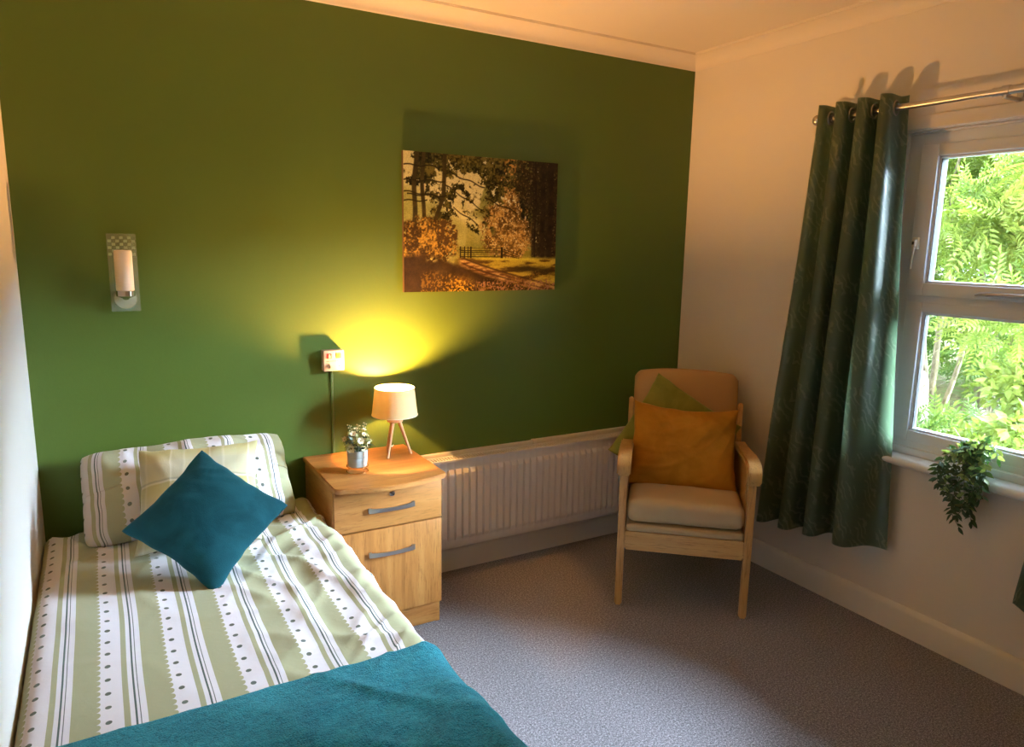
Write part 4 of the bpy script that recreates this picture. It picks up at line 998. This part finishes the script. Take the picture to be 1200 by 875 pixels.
# ================================================================== TRAILING PLANT ON THE SILL
def trailing():
    random.seed(21); cx, cy, cz = -0.010, -1.585, 0.736
    r = empty('trailing_plant', (cx, cy, cz)); tag(r, 'trailing dark green artificial plant hanging over the window sill', 'plant')
    bm = bmesh.new(); lathe(bm, [(0.026, 0), (0.029, 0.002), (0.036, 0.062), (0.0385, 0.064), (0.0385, 0.072), (0.034, 0.072), (0.033, 0.060)], n=32); build('pot', bm, simple('black_pot', (0.03, 0.03, 0.03), 0.5), r)
    ml = m_leaf('trailing_leaf', (0.020, 0.055, 0.022), (0.045, 0.105, 0.035), 0.22, 0.4, 30); mv = m_leaf('variegated_leaf', (0.16, 0.26, 0.09), (0.34, 0.42, 0.16), 0.3, 0.4, 60)
    la = leaf_mesh('dark_leaf', 0.034, 0.014, 0.2, 0.2, ml); lb = leaf_mesh('variegated_leaf', 0.032, 0.015, 0.2, 0.2, mv)
    K = 20
    for k in range(K):
        hang = k < 13
        a = PI*(0.5+ (k+0.5)/13) if hang else random.uniform(-PI/2, PI*1.5)
        dx, dy = math.cos(a), math.sin(a)
        if hang:
            L = 0.09+0.16*max(0, 1-abs(dy)*1.25)+(0.07 if k in (10, 9) else 0)+random.uniform(-0.015, 0.02)
            ex = max(0.052, 0.0)   # clear of the sill nose
            sx = -0.058-random.uniform(0, 0.025); pts = [Vector((0, 0, 0.06)), Vector((dx*0.03-0.005, dy*0.03, 0.092)), Vector((-0.045, dy*0.065, 0.075)), Vector((sx, dy*0.082, 0.03)), Vector((sx-0.006, dy*0.078, 0.0)), Vector((sx-0.004, dy*0.066+random.uniform(-.02, .02), -L*0.5)), Vector((sx+0.008, dy*0.05+random.uniform(-.02, .02), -L*0.86+0.02))]
        else:
            hh = random.uniform(0.09, 0.13); q = random.uniform(0.03, 0.075); pts = [Vector((0, 0, 0.06)), Vector((dx*q*0.4-0.01, dy*q*0.5, hh)), Vector((min(dx*q*0.6, 0.02)-0.02, dy*q, hh+0.012)), Vector((min(dx*q*0.9, 0.025)-0.035, dy*q*1.3, hh-0.02))]
        # spline
        ps = []
        for i in range(len(pts)-1):
            p0 = pts[max(i-1, 0)]; p1 = pts[i]; p2 = pts[i+1]; p3 = pts[min(i+2, len(pts)-1)]
            for s in range(4):
                t = s/4; ps.append(0.5*((2*p1)+(-p0+p2)*t+(2*p0-5*p1+4*p2-p3)*t*t+(-p0+3*p1-3*p2+p3)*t**3))
        ps.append(pts[-1]); bm = bmesh.new(); tube(bm, ps, 0.0011, 5); st = build('trailing_stem', bm, ml, r)
        tot = sum((ps[i+1]-ps[i]).length for i in range(len(ps)-1)); d = 0.05; side = 1; acc = 0; i = 0
        for i in range(2, len(ps)):
            seg = ps[i]-ps[i-1]; ns = max(1, round(seg.length/0.0125))
            for s in range(ns):
                pos = ps[i-1]+seg*(s/ns); T = seg.normalized(); side = -side
                perp = T.cross(Vector((-1, 0, 0.2))).normalized()*side
                dd = T*0.55+perp*0.8+Vector((-0.35, 0, 0.1))+Vector((random.uniform(-.35, .35), random.uniform(-.35, .35), random.uniform(-.3, .3)))
                var = (pos.z > 0.045 and random.random() < 0.5) or random.random() < 0.10
                o = bpy.data.objects.new('leaf', lb if var else la); COL.objects.link(o); o.parent = st
                orient(o, pos, dd, (-0.8, 0, 0.6), random.uniform(0.7, 1.1), random.uniform(-0.7, 0.7))
        o = bpy.data.objects.new('leaf', la); COL.objects.link(o); o.parent = st; orient(o, ps[-1], ps[-1]-ps[-3]+Vector((-0.004, 0, 0)), (-0.9, 0, 0.2), 1.0)
trailing()

# ================================================================== GARDEN BEYOND THE WINDOW
bm = bmesh.new()
NX, NY = 30, 30; gv = {}
for i in range(NX+1):
    for j in range(NY+1):
        x = 0.25+i/NX*16; y = -8+j/NY*20; z = -0.45+0.06*(x-0.25)+0.12*noise.noise(Vector((x*0.7, y*0.7, 0))); gv[i, j] = bm.verts.new((x, y, z))
for i in range(NX):
    for j in range(NY): bm.faces.new((gv[i, j], gv[i+1, j], gv[i+1, j+1], gv[i, j+1]))
t = NT('garden_soil'); v = t.coord('Object'); t.set(color=t.ramp(t.noise(v, 5, 5), [(0.3, (0.09, 0.06, 0.03)), (0.5, (0.16, 0.15, 0.05)), (0.7, (0.14, 0.22, 0.05))]), rough=1.0); t.bump(t.noise(v, 25, 4), 0.8, 0.05)
g = build('garden_ground', bm, t.m, None, 3.2); g['kind'] = 'structure'

def compound_template(nl=6, L=0.24, ll=0.062, lw=0.019):
    vs = []; fs = []
    def leaf(px, py, ang, l, wd, z):
        c, s = math.cos(ang), math.sin(ang); b = len(vs)
        for (a, q, h) in ((0, 0, 0), (0.45*l, wd/2, 0.18*wd), (l, 0, -0.25*l), (0.45*l, -wd/2, 0.18*wd)):
            vs.append((px+a*s+q*c, py+a*c-q*s, z+h))
        fs.append((b, b+1, b+2)); fs.append((b, b+2, b+3))
    for k in range(nl):
        y = L*(0.22+0.70*k/nl); z = -0.30*L*(y/L)**2; sc = 1-0.25*abs(k/nl-0.4)
        for s in (-1, 1): leaf(0, y, s*1.05, ll*sc, lw*sc, z)
    leaf(0, L*0.9, 0, ll, lw, -0.27*L)
    b = len(vs); vs += [(-0.0015, 0, 0), (0.0015, 0, 0), (0.001, L*0.9, -0.25*L), (-0.001, L*0.9, -0.25*L)]; fs += [(b, b+1, b+2), (b, b+2, b+3)]
    return np.array(vs), np.array(fs)
def simple_template(L=0.075, Wd=0.042):
    vs = np.array([(0, 0, 0), (Wd*0.45, L*0.35, 0.15*Wd), (Wd*0.32, L*0.7, -0.05*L), (0, L, -0.2*L), (-Wd*0.32, L*0.7, -0.05*L), (-Wd*0.45, L*0.35, 0.15*Wd)]); return vs, np.array([(0, 1, 2), (0, 2, 3), (0, 3, 4), (0, 4, 5)])
TC = compound_template(); TS = simple_template()
def scatter(name, tmpl, count, centers, mat, parent, seed, smin=0.7, smax=1.3, up=0.6):
    rng = np.random.RandomState(seed); V, F = tmpl; nv, nf = len(V), len(F)
    cc = np.array(centers, float); wts = cc[:, 3]*cc[:, 4]*cc[:, 5]; wts = wts**(2/3); wts /= wts.sum()
    which = rng.choice(len(cc), count, p=wts); d = rng.normal(size=(count, 3)); d /= np.linalg.norm(d, axis=1)[:, None]
    rr = rng.rand(count)**0.45; pos = cc[which, :3]+d*rr[:, None]*cc[which, 3:6]
    ydir = d*0.7+rng.normal(size=(count, 3))*0.55; ydir[:, 2] += 0.1; ydir /= np.linalg.norm(ydir, axis=1)[:, None]
    upv = np.tile([0, 0, 1.0], (count, 1))*up+rng.normal(size=(count, 3))*0.45; z = upv-ydir*(upv*ydir).sum(1)[:, None]; z /= np.linalg.norm(z, axis=1)[:, None]
    x = np.cross(ydir, z); R = np.stack([x, ydir, z], -1); s = rng.uniform(smin, smax, count)
    out = np.einsum('nij,vj->nvi', R, V)*s[:, None, None]+pos[:, None, :]
    faces = (F[None]+np.arange(count)[:, None, None]*nv).reshape(-1, 3)
    me = bpy.data.meshes.new(name); me.vertices.add(count*nv); me.vertices.foreach_set('co', out.astype(np.float32).ravel())
    me.loops.add(faces.size); me.loops.foreach_set('vertex_index', faces.astype(np.int32).ravel())
    me.polygons.add(len(faces)); me.polygons.foreach_set('loop_start', np.arange(0, faces.size, 3, dtype=np.int32)); me.update(calc_edges=True)
    o = mesh_obj(name, me, mat, parent); o['kind'] = 'stuff'; return o
t = NT('bark'); v = t.coord('Object', scale=(1, 1, 0.25)); nn = t.noise(v, 30, 4); t.set(color=t.ramp(nn, [(0.35, (0.10, 0.075, 0.045)), (0.6, (0.26, 0.21, 0.14))]), rough=0.95); t.bump(nn, 0.8, 0.02); M_bark = t.m
ML_y = m_leaf('lime_leaf', (0.11, 0.18, 0.028), (0.27, 0.32, 0.07), 0.5, 0.55, 3)
ML_g = m_leaf('fresh_leaf', (0.06, 0.13, 0.03), (0.19, 0.28, 0.06), 0.5, 0.5, 3)
ML_d = m_leaf('deep_leaf', (0.02, 0.06, 0.01), (0.07, 0.15, 0.025), 0.4, 0.6, 2)
def gz(x): return -0.45+0.06*(x-0.25)
def plant(name, label, x, y, cat, clumps, tmpl, count, mat, seed, stems, group=None, smin=0.7, smax=1.3):
    z0 = gz(x)-0.05; r = empty(name, (x, y, z0)); tag(r, label, cat, group); random.seed(seed)
    for (dx, dy, h, r0) in stems:
        bm = bmesh.new(); pts = [(random.uniform(-.05, .05), random.uniform(-.05, .05), 0)]; n = 7
        for k in range(1, n+1): pts.append((dx*k/n+random.uniform(-.02, .02)*k/2, dy*k/n+random.uniform(-.02, .02)*k/2, h*k/n))
        tube(bm, pts, [r0*(1-0.75*k/n) for k in range(n+1)], 8)
        for k in range(5):
            i = random.randint(3, n); p = Vector(pts[i]); a = random.uniform(0, 2*PI); L = random.uniform(0.25, 0.6)
            tube(bm, [p, p+Vector((math.cos(a)*L*0.5, math.sin(a)*L*0.5, L*0.45)), p+Vector((math.cos(a)*L, math.sin(a)*L, L*0.7))], [r0*0.3, r0*0.2, r0*0.08], 5)
        build('trunk' if r0 > 0.03 else 'stem', bm, M_bark, r)
    scatter('foliage', tmpl, count, clumps, mat, r, seed, smin, smax)
def clump(n, R, zc, rz, s, seed):
    random.seed(seed); return [(random.uniform(-R, R), random.uniform(-R, R), zc+random.uniform(-rz, rz), s*random.uniform(.7, 1.2), s*random.uniform(.7, 1.2), s*random.uniform(.5, .8)) for _ in range(n)]
plant('ash_tree', 'multi-stemmed young tree with feathery lime leaves outside the window', 3.5, 0.55, 'tree', clump(14, 0.85, 2.3, 0.95, 0.42, 3), TC, 2300, ML_y, 31,
      [(0.1, 0.35, 2.9, 0.045), (-0.15, -0.1, 2.8, 0.035), (0.3, 0.6, 2.6, 0.03), (-0.3, 0.3, 2.5, 0.026), (0.2, -0.5, 2.6, 0.028)])
plant('ash_sapling', 'feathery yellow-green sapling seen through the right of the panes', 2.9, -0.75, 'tree', clump(10, 0.55, 1.75, 0.8, 0.35, 5), TC, 1500, ML_y, 33,
      [(0.1, 0.15, 2.4, 0.025), (-0.2, -0.1, 2.2, 0.02), (0.2, -0.4, 2.0, 0.018)])
plant('low_bush', 'broad-leaved pale green bush low behind the sill plant', 2.2, -0.60, 'bush', clump(9, 0.42, 0.75, 0.35, 0.26, 7), TS, 2600, ML_y, 35,
      [(0.1, 0.1, 0.9, 0.014), (-0.2, 0.1, 0.8, 0.012), (0.1, -0.2, 0.8, 0.012)], smin=0.7, smax=1.25)
plant('fern_bush', 'fresh green bush with arching fronds low at the window left', 2.7, 0.25, 'bush', clump(7, 0.45, 0.35, 0.25, 0.3, 9), TC, 520, ML_g, 37,
      [(0.1, 0.2, 0.8, 0.012), (-0.2, 0.1, 0.7, 0.012)])
plant('thicket_tree', 'deeper green tree filling the view behind the feathery saplings', 5.6, 1.1, 'tree', clump(16, 1.0, 1.9, 1.2, 0.6, 11), TC, 2400, ML_g, 39,
      [(0.3, 0.2, 3.2, 0.06), (-0.3, 0.3, 3.0, 0.05), (0.1, -0.6, 2.9, 0.04)], smin=0.9, smax=1.5)
for k, (x, y, lab) in enumerate(((8.0, 1.2, 'dense dark green tree furthest back beyond the saplings, middle'), (8.2, 3.6, 'dense dark green tree furthest back towards the window left'), (7.6, -1.2, 'dense dark green tree furthest back towards the window right'), (7.8, 5.9, 'dense dark green tree far left beyond the curtain'))):
    plant('background_tree', lab, x, y, 'tree', clump(18, 1.1, 1.75, 1.5, 0.75, 50+k), TS, 5200, ML_d, 60+k, [(0.3, 0.2, 3.0, 0.10), (-0.3, -0.3, 2.8, 0.07)], 'dense trees at the back of the garden', smin=1.6, smax=2.6)
plant('hazel_bush', 'rounded mid green bush beyond the stump behind the left edge of the glass', 4.6, 2.05, 'bush', clump(9, 0.6, 1.2, 0.8, 0.5, 15), TS, 3000, ML_g, 43,
      [(0.1, 0.2, 1.8, 0.02), (-0.2, 0.1, 1.6, 0.018)], smin=1.0, smax=1.6)
# old stump low on the left of the lower pane
def stump():
    r = empty('tree_stump', (3.3, 0.62, gz(3.3))); tag(r, 'rough brown tree stump low on the left of the lower pane', 'stump')
    bm = bmesh.new(); lathe(bm, [(0.26, -0.1), (0.20, 0.1), (0.17, 0.45), (0.15, 0.72), (0.11, 0.80), (0.02, 0.82)], n=28)
    for v in bm.verts: v.co += Vector((1, 1, 0.3))*0.05*noise.noise(v.co*7)
    build('stump_wood', bm, M_bark, r, 3.2)
stump()
